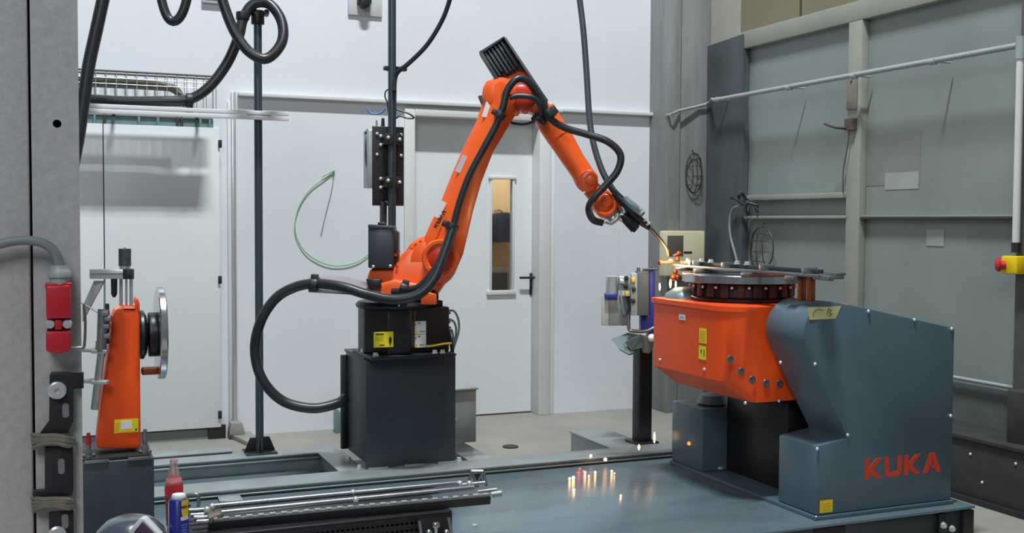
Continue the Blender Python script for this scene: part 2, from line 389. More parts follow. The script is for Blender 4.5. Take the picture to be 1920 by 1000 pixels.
# white conduit along the right wall, over the column and down to the stop button
pipe = thing('white_conduit', onX(1500, 160, XW-.1), 'thin white conduit crossing the grey wall above the orange turntable', 'conduit')
XP = XW-.16
pa, pb = onX(1345, 187, XP), onX(1916, 84, XP); pz = (pa.z+pb.z)/2
MB().tube([V((XP, pa.y, pa.z)), V((XP, pb.y, pb.z))], .016, sm=0).build('tube', greyp, pipe)
MB().tube([V((XP, pa.y+.02, pa.z-.012)), onX(1335, 186, XP), onY(1325, 195, 7.02), onY(1272, 208, 6.99)], .011, sm=3).build('jog_tube', greyp, pipe)
MB().tube([onY(1272, 208, 6.99), onY(1256, 215, 6.98), onY(1240, 219, 7.24)], .009, sm=3).build('end_tube', greyp, pipe)
for px, py in ((1345, 187), (1480, 164), (1602, 142), (1750, 115)):
    q = onX(px, py, XP); MB().cyl(q-Y3*.02, q+Y3*.02, .02).cyl(q, q+X3*(.12 if px < 1900 else .02), .006).build('pipe_clip', greyp, pipe)
stp = thing('stop_button_station', onX(1905, 495, XW-.2), 'yellow stop station with red button under a white drop conduit', 'emergency stop')
XS = XW-.18
t0, t1 = onX(1913, 88, XS), onX(1905, 455, XS)
MB().tube([V((XS, t1.y, t0.z-.02)), V((XS, t1.y, t1.z))], .019, sm=0).build('drop_tube', offw, stp)
MB().cyl(V((XS, t1.y, t0.z-.06)), V((XS, t1.y, t0.z+.05)), .024).build('elbow', greyp, stp)
MB().cyl(V((XS, t1.y, t1.z)), V((XS, t1.y, t1.z-.05)), .022).build('gland', blackp, stp)
q = V((XS, t1.y, onX(1905, 497, XS).z))
MB().box(q+V((-.045, -.05, -.045)), q+V((.03, .05, .045))).build('housing', yelp, stp, bevel=.008)
qb = q+V((-.045, .02, 0)); MB().lathe([(0,0),(.018,0),(.018,.02),(.034,.022),(.036,.034),(.026,.046),(0,.05)], qb, V((-.7, .6, 0))).build('push_button', redp, stp)
# lower wall: thin tube, dark guard plinth, machine base
a, b = onX(1786, 707, XW-.05), onX(1920, 731, XW-.05)
lp = MB().tube([V((XW-.05, a.y+1.2, a.z)), V((XW-.05, b.y-.5, b.z))], .011, sm=0)
tag(lp.build('wall_tube', greyp), 'thin grey tube low on the wall behind the KUKA cabinet'.replace('KUKA', 'blue-grey'), 'tube')
MB().box((XW-.02, -1, 0), (XW, 6.9, a.z-.03)).build('lower_band', mat('dark_green_grey_band', (84, 94, 92), .6, var=.1), rw)
mb_ = thing('floor_guard', (4.4, 4, 0), 'long black dirty guard box along the foot of the right wall', 'guard')
gz = onX(1785, 815, 4.297).z
MB().box((4.30, .5, .02), (4.58, 5.6, gz)).build('body', dirty, mb_, bevel=.008)
MB().box((4.28, .5, 0), (4.60, 5.6, .03)).build('foot_rail', blackp, mb_, bevel=.004)
MB().box((4.285, .5, gz-.01), (4.60, 5.6, gz+.015)).build('top_rail', dirty, mb_, bevel=.004)
bolts(mb_, [onX(1820, 852, 4.30), onX(1905, 870, 4.30), onX(1842, 905, 4.30)], NX)
q = onX(1903, 752, 4.35)
tag(MB().box((4.35, q.y-.25, gz), (4.55, q.y+.05, q.z+.05)).cyl((4.45, q.y-.1, q.z+.05), (4.45, q.y-.1, q.z+.09), .07).build('junction_box', dirty, bevel=.008),
    'dark box with round cap on top of the wall guard', 'junction box')
# hook with hanging string on the upright
q = onX(1600, 240, XB)
hk = MB().tube([q+V((0,.03,0)), q+V((-.10,.03,.0)), q+V((-.14,.10,.03))], .009, sm=3).obb(q+V((-.02,0,.02)), X3, Y3, Z3, .02, .035, .035)
hk.tube([q+V((-.03,0,0)), q+V((-.03,.015,-.12)), q+V((-.03,.05,-.26)), q+V((-.02,.06,-.40))], .004, sm=4)
tag(hk.build('wall_hook', rust), 'rusty hook with hanging cord on the pale wall upright', 'hook')
q = onX(1599, 175, XB)
tag(MB().box(q+V((-.012,-.045,-.10)), q+V((0,.045,.10))).cyl(q+V((-.02,0,.08)), q+V((0,0,.08)), .01).build('wall_plate', mat('scuffed_tin', (130,124,112), .6, var=.2), bevel=.003), 'scuffed tin plate on the upright just below the white conduit', 'plate')
# oval wire cages
def cage(cx, cy, plane, half, label, isx):
    c = onX(cx, cy, plane) if isx else onY(cx, cy, plane)
    u = Y3 if isx else X3; n = NX if isx else NY
    hw, hh = half; mb = MB()
    ring = [c+u*hw*math.cos(t)+Z3*hh*math.sin(t)+n*.015 for t in [2*math.pi*i/28 for i in range(29)]]
    mb.tube(ring, .005, 6, 0)
    for k in (-.55, 0, .55):
        mb.tube([c+u*hw*k+Z3*hh*math.sin(t)*math.sqrt(1-k*k)+n*(.015+.05*math.cos(t)) for t in [math.pi*(i/10-.5) for i in range(11)]], .0035, 6, 0)
    for k in (-.6, -.15, .35, .7):
        s_ = math.sqrt(1-k*k)
        mb.tube([c+Z3*hh*k+u*hw*s_*math.sin(t)+n*(.015+.05*math.cos(t)) for t in [math.pi*(i/10-.5) for i in range(11)]], .0035, 6, 0)
    mb.tube([c+Z3*(hh-.01)+n*.015, c+Z3*(hh+.02)+n*.005, c+Z3*(hh+.02)-n*.01], .005, 6, 3)
    tag(mb.build('wire_cage', wirem), label, 'wire cage')
cage(1299, 325, 7.04, (.07, .15), 'oval wire cage hung on the grey corner column', False)
cage(1432, 466, 4.55, (.13, .15), 'oval wire cage hung low on the grey side wall behind the turntable', True)
# cream box
q0, q1 = onY(1246, 433, 6.95), onY(1319, 492, 6.95)
bx = thing('breaker_box', ((q0.x+q1.x)/2, 6.98, q1.z-.12), 'cream wall box with smoked window on the grey column', 'breaker box')
MB().box((q0.x, 6.93, q1.z-.1), (q1.x, 7.03, q0.z)).build('housing', cream, bx, bevel=.012)
MB().box((q0.x+.012, 6.925, onY(1265, 480, 6.93).z), (onY(1281, 440, 6.93).x, 6.93, onY(1265, 442, 6.93).z)).build('window', brownw, bx, bevel=.002)
MB().box((onY(1282, 471, 6.93).x, 6.926, onY(1282, 475, 6.93).z), (onY(1297, 471, 6.93).x, 6.93, onY(1282, 472, 6.93).z)).build('slot', inkb, bx)
# black clamps tangle on the wall rail, with a hanging pale cable
tg = thing('clamp_bundle', onX(1405, 392, 4.5), 'tangle of black spring clamps hung where the rail meets the dark column', 'clamps')
random.seed(11)
for k in range(9):
    a = onX(1392+random.random()*28, 366+random.random()*22, 4.46+random.random()*.06); b = a+V((random.uniform(-.05,.0), random.uniform(-.09,.09), random.uniform(-.07,.05)))
    MB().tube([a, (a+b)/2+V((-.02,0,.02)), b], .011, 8, 4).build('clamp', steeld if k == 5 else blackp, tg)
pc = [onX(x, y, 4.5) for x, y in ((1388, 386), (1374, 392), (1368, 415), (1370, 445), (1378, 475), (1384, 500))]
tag(MB().tube(pc, .009).build('hanging_cable', cablegrey), 'pale cable drooping from the clamp bundle beside the dark column', 'cable')
# ================================================================== PLATFORM
plat = thing('steel_platform', (1.5, 4.5, 0), 'low blue-grey steel platform carrying the robot and turntable', 'platform')
ZD, ZB = .17, .20
MB().box((-.6, 3.635, ZD-.012), (3.76, 4.985, ZD)).build('deck_plate', deckm, plat, bevel=.002)
MB().box((-.6, 3.66, .03), (3.70, 3.70, ZD-.012)).build('front_beam', framed, plat, bevel=.003)
MB().box((3.66, 3.70, .03), (3.70, 4.95, ZD-.012)).build('side_beam', framed, plat, bevel=.003)
# channels: top flange, recessed web and bottom lip
def channel(x0, x1, y0, y1, name='cross_beam'):
    MB().box((x0, y0, ZB-.008), (x1, y1, ZB)).box((x0, y0+.02, .02), (x1, y1-.02, ZB-.008)).box((x0, y0-.002, ZD+.001), (x1, y0+.02, ZD+.009)).build(name, beamm, plat, bevel=.0015)
channel(-.9, 3.30, 5.012, 5.20, 'long_beam')
channel(-.9, 1.38, 5.66, 5.80, 'long_beam')
channel(-.9, .86, 5.86, 5.99, 'long_beam')
def cross(x0, x1, y0, y1):
    MB().box((x0, y0, ZB-.008), (x1, y1, ZB-.0005)).box((x0+.015, y0, .02), (x0+.025, y1, ZB-.008)).box((x1-.025, y0, .02), (x1-.015, y1, ZB-.008)).build('cross_beam', beamm, plat, bevel=.0015)
xa, xb = onZ(640, 888, ZB).x, onZ(688, 882, ZB).x
cross(xa, 1.40, 5.2, 5.66)
xc, xd = onZ(885, 867, ZB).x, onZ(925, 864, ZB).x
cross(xc, xd+.02, 5.2, 5.75)
xe, xf = onZ(1163, 848, ZB).x, onZ(1222, 845, ZB).x
cross(xe, xf+.06, 5.2, 5.72)
MB().box((-.9, 5.2, .10), (xa, 5.66, .112)).build('sunk_plate', deckm, plat)
MB().box((xd, 5.2, .05), (xe, 5.72, .06)).build('sunk_plate', deckm, plat)
MB().box((1.36, 5.2, .10), (xc+.01, 5.80, .112)).build('sunk_plate', framed, plat)
MB().box((xf-.05, 5.2, .06), (3.55, 5.72, .07)).build('sunk_plate', beamm, plat)
# small splice plate at front left, and front right corner bracket
q = [onZ(x, y, ZD+.004) for x, y in ((403, 922), (441, 918), (456, 940), (412, 943))]
MB().prism([p+V((0,0,0)) for p in q], (0, 0, .006)).build('splice_plate', beamm, plat, bevel=.001)
q = onY(1795, 975, 3.66)
MB().box((3.56, 3.64, .03), (3.60, 3.66, ZD-.02)).build('corner_bracket', blackp, plat, bevel=.003)
MB().box((3.70, 3.64, .0), (3.76, 3.72, ZD-.02)).build('corner_bracket', blackp, plat, bevel=.003)
MB().box((2.9, 3.652, .04), (3.06, 3.66, ZD-.02)).build('foot_plate', blackp, plat, bevel=.002)
bolts(plat, [V((3.58, 3.64, .10)), V((3.63, 3.64, .08))], NY, boltM)
foot = shared(MB().cyl((0,0,0), (0,0,.03), .035), 'foot', steeld, .003)
for x, y in ((3.6, 3.75), (2.2, 3.75), (.6, 3.75), (3.6, 4.85)): inst(foot, 'foot', (x, y, 0), plat)
# ---- concrete strip at right front is the floor itself
# ================================================================== ROBOT PEDESTAL
ped = thing('robot_pedestal', (1.63, 5.38, ZB), 'anthracite steel pedestal box under the orange robot', 'pedestal')
px0, px1, py0, py1, pzt = 1.402, 1.866, 5.180, 5.585, .752
MB().box((px0, py0, ZB+.006), (px1, py0+.012, pzt-.012)).build('front_panel', anth, ped, bevel=.003)
MB().box((px0, py0+.012, ZB+.03), (px0+.012, py1, pzt-.012)).build('side_panel', anth, ped, bevel=.003)
MB().box((px1-.012, py0+.012, ZB+.03), (px1, py1, pzt-.012)).build('side_panel', anth, ped, bevel=.003)
MB().box((px0+.012, py1-.012, ZB+.03), (px1-.012, py1, pzt-.012)).build('back_panel', anth, ped, bevel=.003)
MB().box((px0-.008, py0+.01, pzt-.012), (px1+.008, py1, pzt)).build('top_plate', anth, ped, bevel=.002)
MB().box((px0-.03, py1-.03, ZB+.03), (px0, py1, pzt-.03)).build('rear_flange', blackp, ped, bevel=.003)
for a in (.10, .52, .86):
    MB().box((px0+a*.4, py0-.002, pzt-.014), (px0+a*.4+.1, py0+.012, pzt-.006)).build('weld_tab', steeld, ped, bevel=.001)
for a in (.02, .44, .84): MB().box((px0+a*.44, py0-.012, ZB), (px0+a*.44+.10, py0+.02, ZB+.008)).build('weld_tab', beamm, ped, bevel=.001)
bolts(ped, [V((px0-.02, py0+.05, ZB)), V((px1+.03, py0+.03, ZB)), V((px0-.025, py0+.25, ZB)), V((px1+.03, py0+.3, ZB))], Z3, boltM)
# zinc trunk box behind
q = onY(893, 730, 5.62)
zx = thing('zinc_box', (2.0, 5.7, .2), 'pale zinc trunking box behind the right side of the robot pedestal', 'box')
MB().box((1.98, 5.62, ZB), (q.x, 5.74, q.z)).build('body', zinc, zx, bevel=.003)
MB().box((1.975, 5.6, q.z), (q.x+.005, 5.75, q.z+.01)).build('lid', zinc, zx, bevel=.002)
bolts(zx, [V((2.02, 5.62, .33))], NY)
q = onZ(640, 812, 0)
tag(MB().box((q.x-.02, q.y, 0), (q.x+.35, q.y+.05, .14)).box((q.x-.04, q.y-.01, .0), (q.x-.02, q.y+.06, .16)).build('wall_foot_box', teal, bevel=.003), 'small grey channel on the floor behind the pedestal', 'channel')
tag(MB().cyl(onZ(957, 839, 0)+V((0,0,0)), onZ(957, 839, 0)+V((0,0,.008)), .05).build('floor_drain_cap', dirty), 'small dark round cap in the concrete floor before the door', 'cap')
# ================================================================== ROBOT
rob = thing('industrial_robot', P(745, 660, 5.45), 'orange six-axis welding robot arm reaching to the turntable', 'robot')
FD = FH
def RP(px, py, d=5.45): return P(px, py, d)
def plate(mb, pts, d, th): return mb.prism([RP(x, y, d) for x, y in pts], FD*th)
# black base
bs = MB()
cb = RP(752, 660, 5.47); cb.z = pzt+.018
ring = []
for x, y in ((-.195, -.02), (-.195, .10), (-.10, .19), (.12, .19), (.225, .12), (.225, -.09), (.040, -.10), (.005, -.145), (-.11, -.145)):
    ring.append(V((cb.x+x, cb.y+y, cb.z)))
hb = onY(750, 572, ring[7].y).z-cb.z
bs.prism(ring, (0, 0, hb-.02)).build('base', blackc, rob, bevel=.008)
MB().box((cb.x-.20, cb.y-.17, pzt), (cb.x+.225, cb.y+.19, pzt+.018)).build('base_plate', blackc, rob, bevel=.003)
MB().lathe([(.0,0),(.185,0),(.19,.015),(.175,.03),(0,.03)], V((cb.x-.03, cb.y+.03, cb.z+hb-.022)), Z3, 32).build('base_ring', blackc, rob)
MB().box((cb.x+.07, cb.y-.06, cb.z+hb-.02), (cb.x+.20, cb.y+.06, cb.z+hb+.01)).build('connector_block', blackc, rob, bevel=.004)
bolts(rob, [V((cb.x-.17, cb.y-.14, pzt+.018)), V((cb.x-.19, cb.y+.02, pzt+.018)), V((cb.x+.13, cb.y-.14, pzt+.018)), V((cb.x+.17, cb.y-.14, pzt+.018))], Z3, boltM)
yb_ = ring[7].y
c = onY(719, 637, yb_); sticker(rob, V((c.x, yb_, c.z)), X3, NY, .098, .075, yel, [(.3,.85,.42,.1,inkd),(.3,.6,.4,.3,mat('ochre_print',(200,184,24),.6)),(.42,.14,.26,.07,inkd),(.84,.62,.08,.1,inkb),(.84,.42,.14,.3,inkb),(.84,.18,.06,.2,inkb)], label='yellow warning label with a small figure')
yb2 = ring[6].y
for py, mm in ((615, yel), (640, inky)):
    c = onY(785, py, yb2-.005); sticker(rob, V((c.x, yb2-.001, c.z)), X3, NY, .078, .064, whitel, [(.24,.16,.36,.26,mm),(.25,.75,.2,.16,inkg),(.55,.85,.14,.08,inkd),(.75,.2,.36,.1,inkg)], label='white label with a yellow corner')
MB().tube([RP(800, 650, 5.33), RP(815, 648, 5.33), RP(832, 645, 5.36), RP(846, 644, 5.42)], .005, 8, 5).build('earth_wire', yelp, rob)
# rear connector wires
for a in ([(836, 585), (850, 583), (859, 598), (860, 622), (850, 655), (848, 668)], [(836, 602), (848, 601), (855, 615), (853, 640), (846, 665)], [(838, 616), (847, 620), (850, 640), (846, 662)]):
    MB().tube([RP(x, y, 5.55) for x, y in a], .0055, 8, 5).build('connector_wire', cablegrey, rob)
MB().tube([RP(x, y, 5.52) for x, y in ((836, 618), (842, 628), (847, 648), (848, 662))], .010, 8, 5).build('connector_wire', hosem, rob)
for x, y in ((838, 585), (838, 602), (839, 617), (839, 625)):
    MB().cyl(RP(x-3, y, 5.53), RP(x+7, y, 5.53), .012, n=12).build('connector_plug', steeld, rob)
# rotating column
rc = MB()
plate(rc, [(690,548),(688,520),(694,503),(738,503),(752,478),(772,462),(790,470),(835,530),(815,560),(742,566)], 5.40, .26)
rc.build('rotating_column', orange, rob, bevel=.018, seg=3)
MB().prism([RP(x, y, 5.36) for x, y in ((696,537),(740,524),(800,536),(812,552),(740,566),(700,556))], FD*.22).build('column_foot', orange, rob, bevel=.012, seg=3)
MB().prism([RP(x, y, 5.34) for x, y in ((790,545),(818,552),(818,572),(788,572))], FD*.18).build('column_lug', orange, rob, bevel=.006)
plate(MB(), [(686,523),(714,524),(714,541),(690,540)], 5.33, .05).build('bracket', blackc, rob, bevel=.004)
MB().tube([RP(x, y, 5.38) for x, y in ((803,545),(817,552),(816,570))], .012, 8, 5).build('lug_cable', hosem, rob)
mt = plate(MB(), [(690,428),(737,428),(737,504),(690,503)], 5.36, .14).build('motor_housing', anth, rob, bevel=.008)
plate(MB(), [(690,421),(737,424),(738,430),(690,429)], 5.355, .15).build('motor_cap', anth, mt, bevel=.003)
plate(MB(), [(708,417),(722,417),(722,423),(708,422)], 5.40, .05).build('motor_plug', blackc, mt, bevel=.003)
plate(MB(), [(738,430),(746,436),(746,500),(738,503)], 5.42, .10).build('motor_flange', blackc, mt, bevel=.003)
bolts(mt, [RP(700, 500, 5.356), RP(732, 499, 5.356)], -FD)
bolts(rob, [RP(x, y, 5.395) for x, y in ((742,478),(748,472),(744,500))], -FD, boltD)
# second-axis gearbox with its ring of bolts
MB().lathe([(0,0),(.095,0),(.12,.012),(.132,.03),(.132,.16),(.12,.18),(0,.18)], RP(806, 492, 5.40), FD, 40).build('gearbox', orange, rob)
for k in range(12):
    a = math.radians(100+k*15); q = RP(806, 492, 5.40)+CR*math.cos(a)*.110+CU*math.sin(a)*.110-FD*(-.006)
    inst(boltD, 'bolt', q, rob, -FD)
# link arm: ridged cast beam
ST = [((908,172),(938,150),(968,165)), ((905,192),(940,190),(975,202)), ((893,228),(925,235),(950,243)), ((868,278),(898,285),(924,287)), ((845,332),(873,338),(903,341)),
      ((824,385),(855,390),(887,396)), ((806,422),(842,430),(877,440)), ((793,452),(835,462),(868,478)), ((790,486),(825,495),(855,508)), ((797,520),(815,525),(830,536))]
rings = []
for Lp, Mp, Rp in ST:
    rings.append([RP(*Lp, 5.41), RP(*Mp, 5.325), RP(*Rp, 5.41), RP(*Rp, 5.50), RP(*Lp, 5.50)])
MB().loft(rings).build('link_arm', orange, rob, bevel=.006, seg=2, ang=24)
ja = MB().lathe([(0,.012),(.060,.012),(.072,0),(.086,0),(.092,.010),(.092,.06),(0,.06)], RP(826, 484, 5.325), FD, 36).build('joint_cover', orange, rob)
MB().lathe([(0,0),(.058,0),(.066,.006),(0,.006)], RP(826, 484, 5.332), FD, 36).build('cover_disc', dorange, ja)
# stickers on the arm edge
def armsticker(p, q, wd, m, d=5.385, nm='sticker'):
    a, b = RP(*p, d), RP(*q, d); u = (b-a)
    v = FD.cross(u).normalized()
    sticker(rob, (a+b)/2-FD*.004, u, -FD, u.length, wd, m, up=v, name=nm, label='pale sticker on the arm edge')
armsticker((873,292), (858,323), .03, mat('silver_sticker', (190,192,200), .35), 5.375)
armsticker((917,192), (909,220), .03, whitel, 5.375)
armsticker((832,378), (819,408), .03, whitel, 5.375)
a = RP(819, 429, 5.352); b = RP(838, 397, 5.352); u = (b-a)
logo(rob, a-FD*.006, u, CU.cross(FD) if False else (u.cross(-FD)).normalized()*-1, -FD, u.length/4.7, inkb)
# elbow joint
MB().lathe([(0,0),(.05,0),(.078,.010),(.086,.03),(.088,.17),(.075,.19),(0,.19)], RP(938, 178, 5.36), FD, 36).build('elbow_joint', orange, rob)
for k in range(4):
    a0_ = 150+k*0
    MB().lathe([(.0868,0),(.0905,.001),(.0905,.007),(.0868,.008)], RP(938, 178, 5.36)+FD*(.035+.03*k), FD, 36).build('rib', orange, rob)
plate(MB(), [(896,180),(903,178),(908,196),(911,208),(904,200)], 5.42, .08).build('motor_end', blackc, rob, bevel=.003)
el = MB()
plate(el, [(932,160),(948,143),(968,134),(986,131),(1002,152),(1022,186),(1046,210),(1040,232),(1006,236),(1004,214),(985,205),(962,211),(950,225),(940,210)], 5.42, .17)
el.build('elbow_casting', orange, rob, bevel=.02, seg=3)
MB().lathe([(0,0),(.045,0),(.062,.012),(.066,.04),(.066,.06),(0,.06)], RP(978, 182, 5.375), FD, 32).build('elbow_cover', dorange, rob)
plate(MB(), [(905,166),(912,152),(930,146),(946,146),(944,156),(930,160),(920,180),(918,205),(908,205)], 5.385, .03).build('casting_rim', orange, rob, bevel=.006)
for x, y in ((975,190),(985,196),(968,200)): MB().lathe([(0,0),(.012,0),(.016,.01),(0,.012)], RP(x, y+12, 5.40), FD, 12).build('casting_lug', orange, rob)
# louvred black cover over the forearm motors
lv = MB()
plate(lv, [(898,98),(945,67),(992,138),(960,150),(934,150)], 5.44, .02).build('louvre_cover', mat('louvre_grey', (66, 72, 78), .45), rob, bevel=.003)
pl = plate(MB(), [(943,68),(949,70),(1028,188),(1022,189)], 5.36, .24).build('cover_plate', mat('plate_grey', (84, 92, 92), .45), rob, bevel=.002)
plate(MB(), [(898,97),(903,101),(943,73),(944,68)], 5.38, .10).build('cover_rim', MT['louvre_grey'], rob, bevel=.002)
plate(MB(), [(898,98),(905,98),(936,148),(930,150)], 5.38, .10).build('cover_rim', MT['louvre_grey'], rob, bevel=.002)
for k in range(6):
    t = k/5; ax, ay = 908+30*t, 100-21*t; L = 46-4*k if k < 2 else 50
    plate(MB(), [(ax, ay), (ax+3.6, ay-2.4), (ax+3.6+L*.60, ay-2.4+L*.93), (ax+L*.60, ay+L*.93)], 5.39, .055).build('fin', MT['louvre_grey'], rob, bevel=.001)
# forearm: tapered cast tube with knuckle
fm = [(1018,206,23),(1032,232,24),(1052,262,23.5),(1074,298,21),(1090,322,20.5),(1100,340,21.5),(1107,352,17)]
MB().tube([RP(x, y, 5.48) for x, y, r in fm], [r/376 for x, y, r in fm], 24, 6).build('forearm', orange, rob, ang=60)
q0, q1 = RP(1030, 262, 5.48), RP(1036, 272, 5.48)
MB().tube([RP(1046,252,5.48), RP(1049,257,5.48)], [.0655,.0655], 28, 0).build('forearm_collar', orange, rob)
for s_, dd in ((-1, 5.40), (1, 5.52)):
    plate(MB(), [(1086,330),(1100,318),(1112,318),(1121,328),(1122,342),(1113,356),(1100,362),(1090,352)], dd, .035).build('wrist_fork', orange, rob, bevel=.01, seg=3)
MB().lathe([(0,0),(.02,0),(.03,.008),(.03,.03),(0,.03)], RP(1108, 336, 5.38), FD, 20).build('fork_cap', orange, rob)
# wrist
wr = [(1106,352,16),(1120,366,19),(1134,382,24),(1143,393,23),(1150,402,16)]
MB().tube([RP(x, y, 5.50) for x, y, r in wr], [r/372 for x, y, r in wr], 24, 6).build('wrist', orange, rob, ang=60)
MB().lathe([(0,0),(.03,0),(.052,.01),(.058,.03),(.058,.12),(.045,.14),(0,.14)], RP(1132, 380, 5.43), FD, 28).build('wrist_joint', orange, rob)
MB().lathe([(0,0),(.022,0),(.034,.01),(0,.02)], RP(1138, 376, 5.415), FD, 20).build('wrist_cap', orange, rob)
MB().tube([RP(1124,400,5.44), RP(1140,402,5.42), RP(1152,390,5.42), RP(1152,372,5.43)], .012, 10, 5).build('wrist_rim', orange, rob)
MB().cyl(RP(1150, 398, 5.48), RP(1157, 406, 5.48), .05, .046, 24).build('tool_flange', steeld, rob)
MB().cyl(RP(1157, 372, 5.44), RP(1164, 388, 5.44), .022, .026, 16).build('tool_flange', dorange, rob)
# servo / collision sensor and torch
tch = MB().tube([RP(1150,362,5.40), RP(1172,384,5.40), RP(1196,410,5.42), RP(1213,424,5.44), RP(1220,430,5.45)], [.014,.018,.021,.016,.010], 14, 4).build('welding_torch', blackc, rob)
def TP(x, y, d=5.40): return RP(x, y, d)
MB().tube([TP(1170,372,5.38), TP(1188,388,5.38), TP(1205,402,5.40)], [.016,.020,.016], 12, 4).build('torch_body', teal, tch)
for (x, y) in ((1198,394),(1203,399),(1211,412),(1216,420)): MB().cyl(TP(x-2,y-2,5.39), TP(x+1,y+1,5.39), .019 if y < 405 else .013, n=14).build('torch_nut', bolt_m, tch)
MB().tube([TP(1218,428,5.43), TP(1228,438,5.46), TP(1240,452,5.50), TP(1248,464,5.54), TP(1252,478,5.57)], [.010,.009,.009,.009,.006], 12, 5).build('torch_neck', mat('dark_burnished_neck', (70, 66, 64), .45, metal=.3), tch)
MB().cyl(TP(1250.5,468,5.555), TP(1252.5,480,5.575), .009, .006, 12).build('gas_nozzle', copper, tch)
sv = MB().cyl(TP(1168,404,5.42), TP(1192,428,5.42), .026, .030, 18).build('torch_motor', blackc, rob)
MB().cyl(TP(1180,418,5.41), TP(1194,431,5.41), .022, .02, 12).build('motor_cap', holem, sv)
for x, y in ((1150,410),(1158,404),(1164,412),(1170,398),(1196,424),(1131,414)):
    MB().sphere(TP(x, y, 5.41), .011, 6).build('fitting', bolt_m, sv)
MB().tube([TP(1132,416,5.43), TP(1146,420,5.43), TP(1158,412,5.43), TP(1166,404,5.42)], .006, 8, 5).build('sensor_wire', steeld, sv)
# hose package (corrugated) with clamps
def hose(pts, r, name, parent, n=14, pitch=.011, m=None):
    pp = smooth_path([V(p) for p in pts], 14); L = 0; out = [pp[0]]
    cum = [0]
    for i in range(1, len(pp)): cum.append(cum[-1]+(pp[i]-pp[i-1]).length)
    tot = cum[-1]; N = int(tot/(pitch/2)); rs = []; out = []; j = 0
    for k in range(N+1):
        s_ = tot*k/N
        while j < len(cum)-2 and cum[j+1] < s_: j += 1
        t = (s_-cum[j])/max(1e-9, cum[j+1]-cum[j]); out.append(pp[j].lerp(pp[j+1], t)); rs.append(r*(1.0 if k % 2 else .93))
    return MB().tube(out, rs, n, 0).build(name, m or hosem, parent, ang=80)
HP = [(648,746,5.40),(632,757,5.36),(585,766,5.32),(530,752,5.30),(492,712,5.28),(478,658,5.28),(488,605,5.26),(515,562,5.26),(550,540,5.26),(590,532,5.25),(640,538,5.22),(690,553,5.20),(740,562,5.18),
      (785,552,5.18),(815,520,5.20),(835,470,5.24),(850,425,5.27),(862,380,5.27),(880,330,5.27),(905,282,5.27),(930,235,5.27),(943,200,5.27),(950,172,5.27),(963,153,5.27),(976,147,5.28),(992,154,5.29),(1006,172,5.30),(1017,192,5.31),
      (1032,222,5.32),(1060,240,5.33),(1100,252,5.33),(1140,266,5.32),(1163,290,5.32),(1158,320,5.32),(1135,348,5.32),(1113,372,5.32),(1104,392,5.34),(1112,412,5.38),(1130,418,5.40)]
hr = [.027]
hose([RP(*p) for p in HP[:17]], .0255, 'hose', rob, 16)
hose([RP(*p) for p in HP[16:]], .0185, 'hose', rob, 16)
hose([RP(*p) for p in ((735,548,5.26),(765,545,5.24),(790,535,5.22),(815,505,5.22),(838,462,5.26),(852,425,5.28))], .018, 'hose', rob, 14)
hose([RP(*p) for p in ((955,183,5.28),(975,180,5.28),(1000,184,5.28),(1014,200,5.30),(1012,216,5.34),(1000,224,5.38))], .015, 'hose', rob, 14)
MB().tube([RP(x, y, 5.50) for x, y in ((955,228),(965,232),(985,233),(1005,226))], .007, 8, 5).build('loop_wire', hosem, rob)
def clampat(x, y, d, r, ln, ang, parent, name='hose_clamp'):
    a = math.radians(ang); t = CR*math.cos(a)-CU*math.sin(a); q = RP(x, y, d)
    n2 = t.cross(FD)
    mb = MB().cyl(q-t*ln/2, q+t*ln/2, r, n=18).obb(q+n2*r*.7, t, n2, FD, ln*.45, r*.7, r*.6).obb(q+FD*r*1.3, t, n2, FD, ln*.4, r*.9, r*.8)
    o = mb.build(name, blackp, parent, bevel=.003); return o
clampat(847, 425, 5.275, .034, .035, -65, rob); clampat(937, 216, 5.27, .030, .03, -60, rob); clampat(1030, 213, 5.31, .030, .045, 55, rob)
clampat(757, 541, 5.25, .030, .035, 20, rob); clampat(589, 534, 5.25, .036, .035, 5, rob); clampat(1010, 222, 5.36, .03, .035, 130, rob)
# hose carrying plate: broad grey channel that the hose rests on
hpz = MB()
fr = [(577,519),(640,517),(700,540),(760,556),(752,562),(700,556),(640,548),(580,548)]
pt = []
Ls = [((577,519),(578,546)), ((612,517),(612,548)), ((650,519),(648,550)), ((690,530),(680,553)), ((730,545),(718,558)), ((757,556),(745,563))]
rg = []
for (a_, b_) in Ls:
    A, B = RP(*a_, 5.48), RP(*b_, 5.24); rg.append([A, B, B-Z3*.006, A-Z3*.006])
hpz.loft(rg).build('hose_tray', mat('tray_mauve_grey', (142, 134, 140), .45), rob)
# pedestal hose entry
# ================================================================== TURNTABLE POSITIONER
pos = thing('turntable_positioner', (3.3, 4.2, ZD), 'blue-grey and orange tilting welding turntable with a red logo', 'positioner')
YF, YBk = 3.70, 3.965
def PF(px, py): q = onY(px, py, YF); return q
prof = [(1530,976),(1783,944.5),(1786,616),(1620,577),(1578,566)]
cc = PF(1556, 626); rr_ = (PF(1556, 566)-cc).length
arc = []
for k in range(9):
    a = math.radians(84+k*(200-84)/8); arc.append(V((cc.x+rr_*math.cos(a), YF, cc.z+rr_*math.sin(a))))
low = [PF(1590, 822), PF(1575, 835), PF(1527, 838)]
pts = [PF(*p) for p in prof[:4]]+arc+[PF(1590, 822)]+[V((2.945, YF, PF(1590, 832).z))]
pts[0] = V((2.945, YF, ZD+.02)); pts[1] = V((3.684, YF, ZD+.02)); pts[2].x = 3.684
MB().prism(pts, (0, YBk-YF, 0)).build('front_housing', posgrey, pos, bevel=.006, seg=2, ang=40)
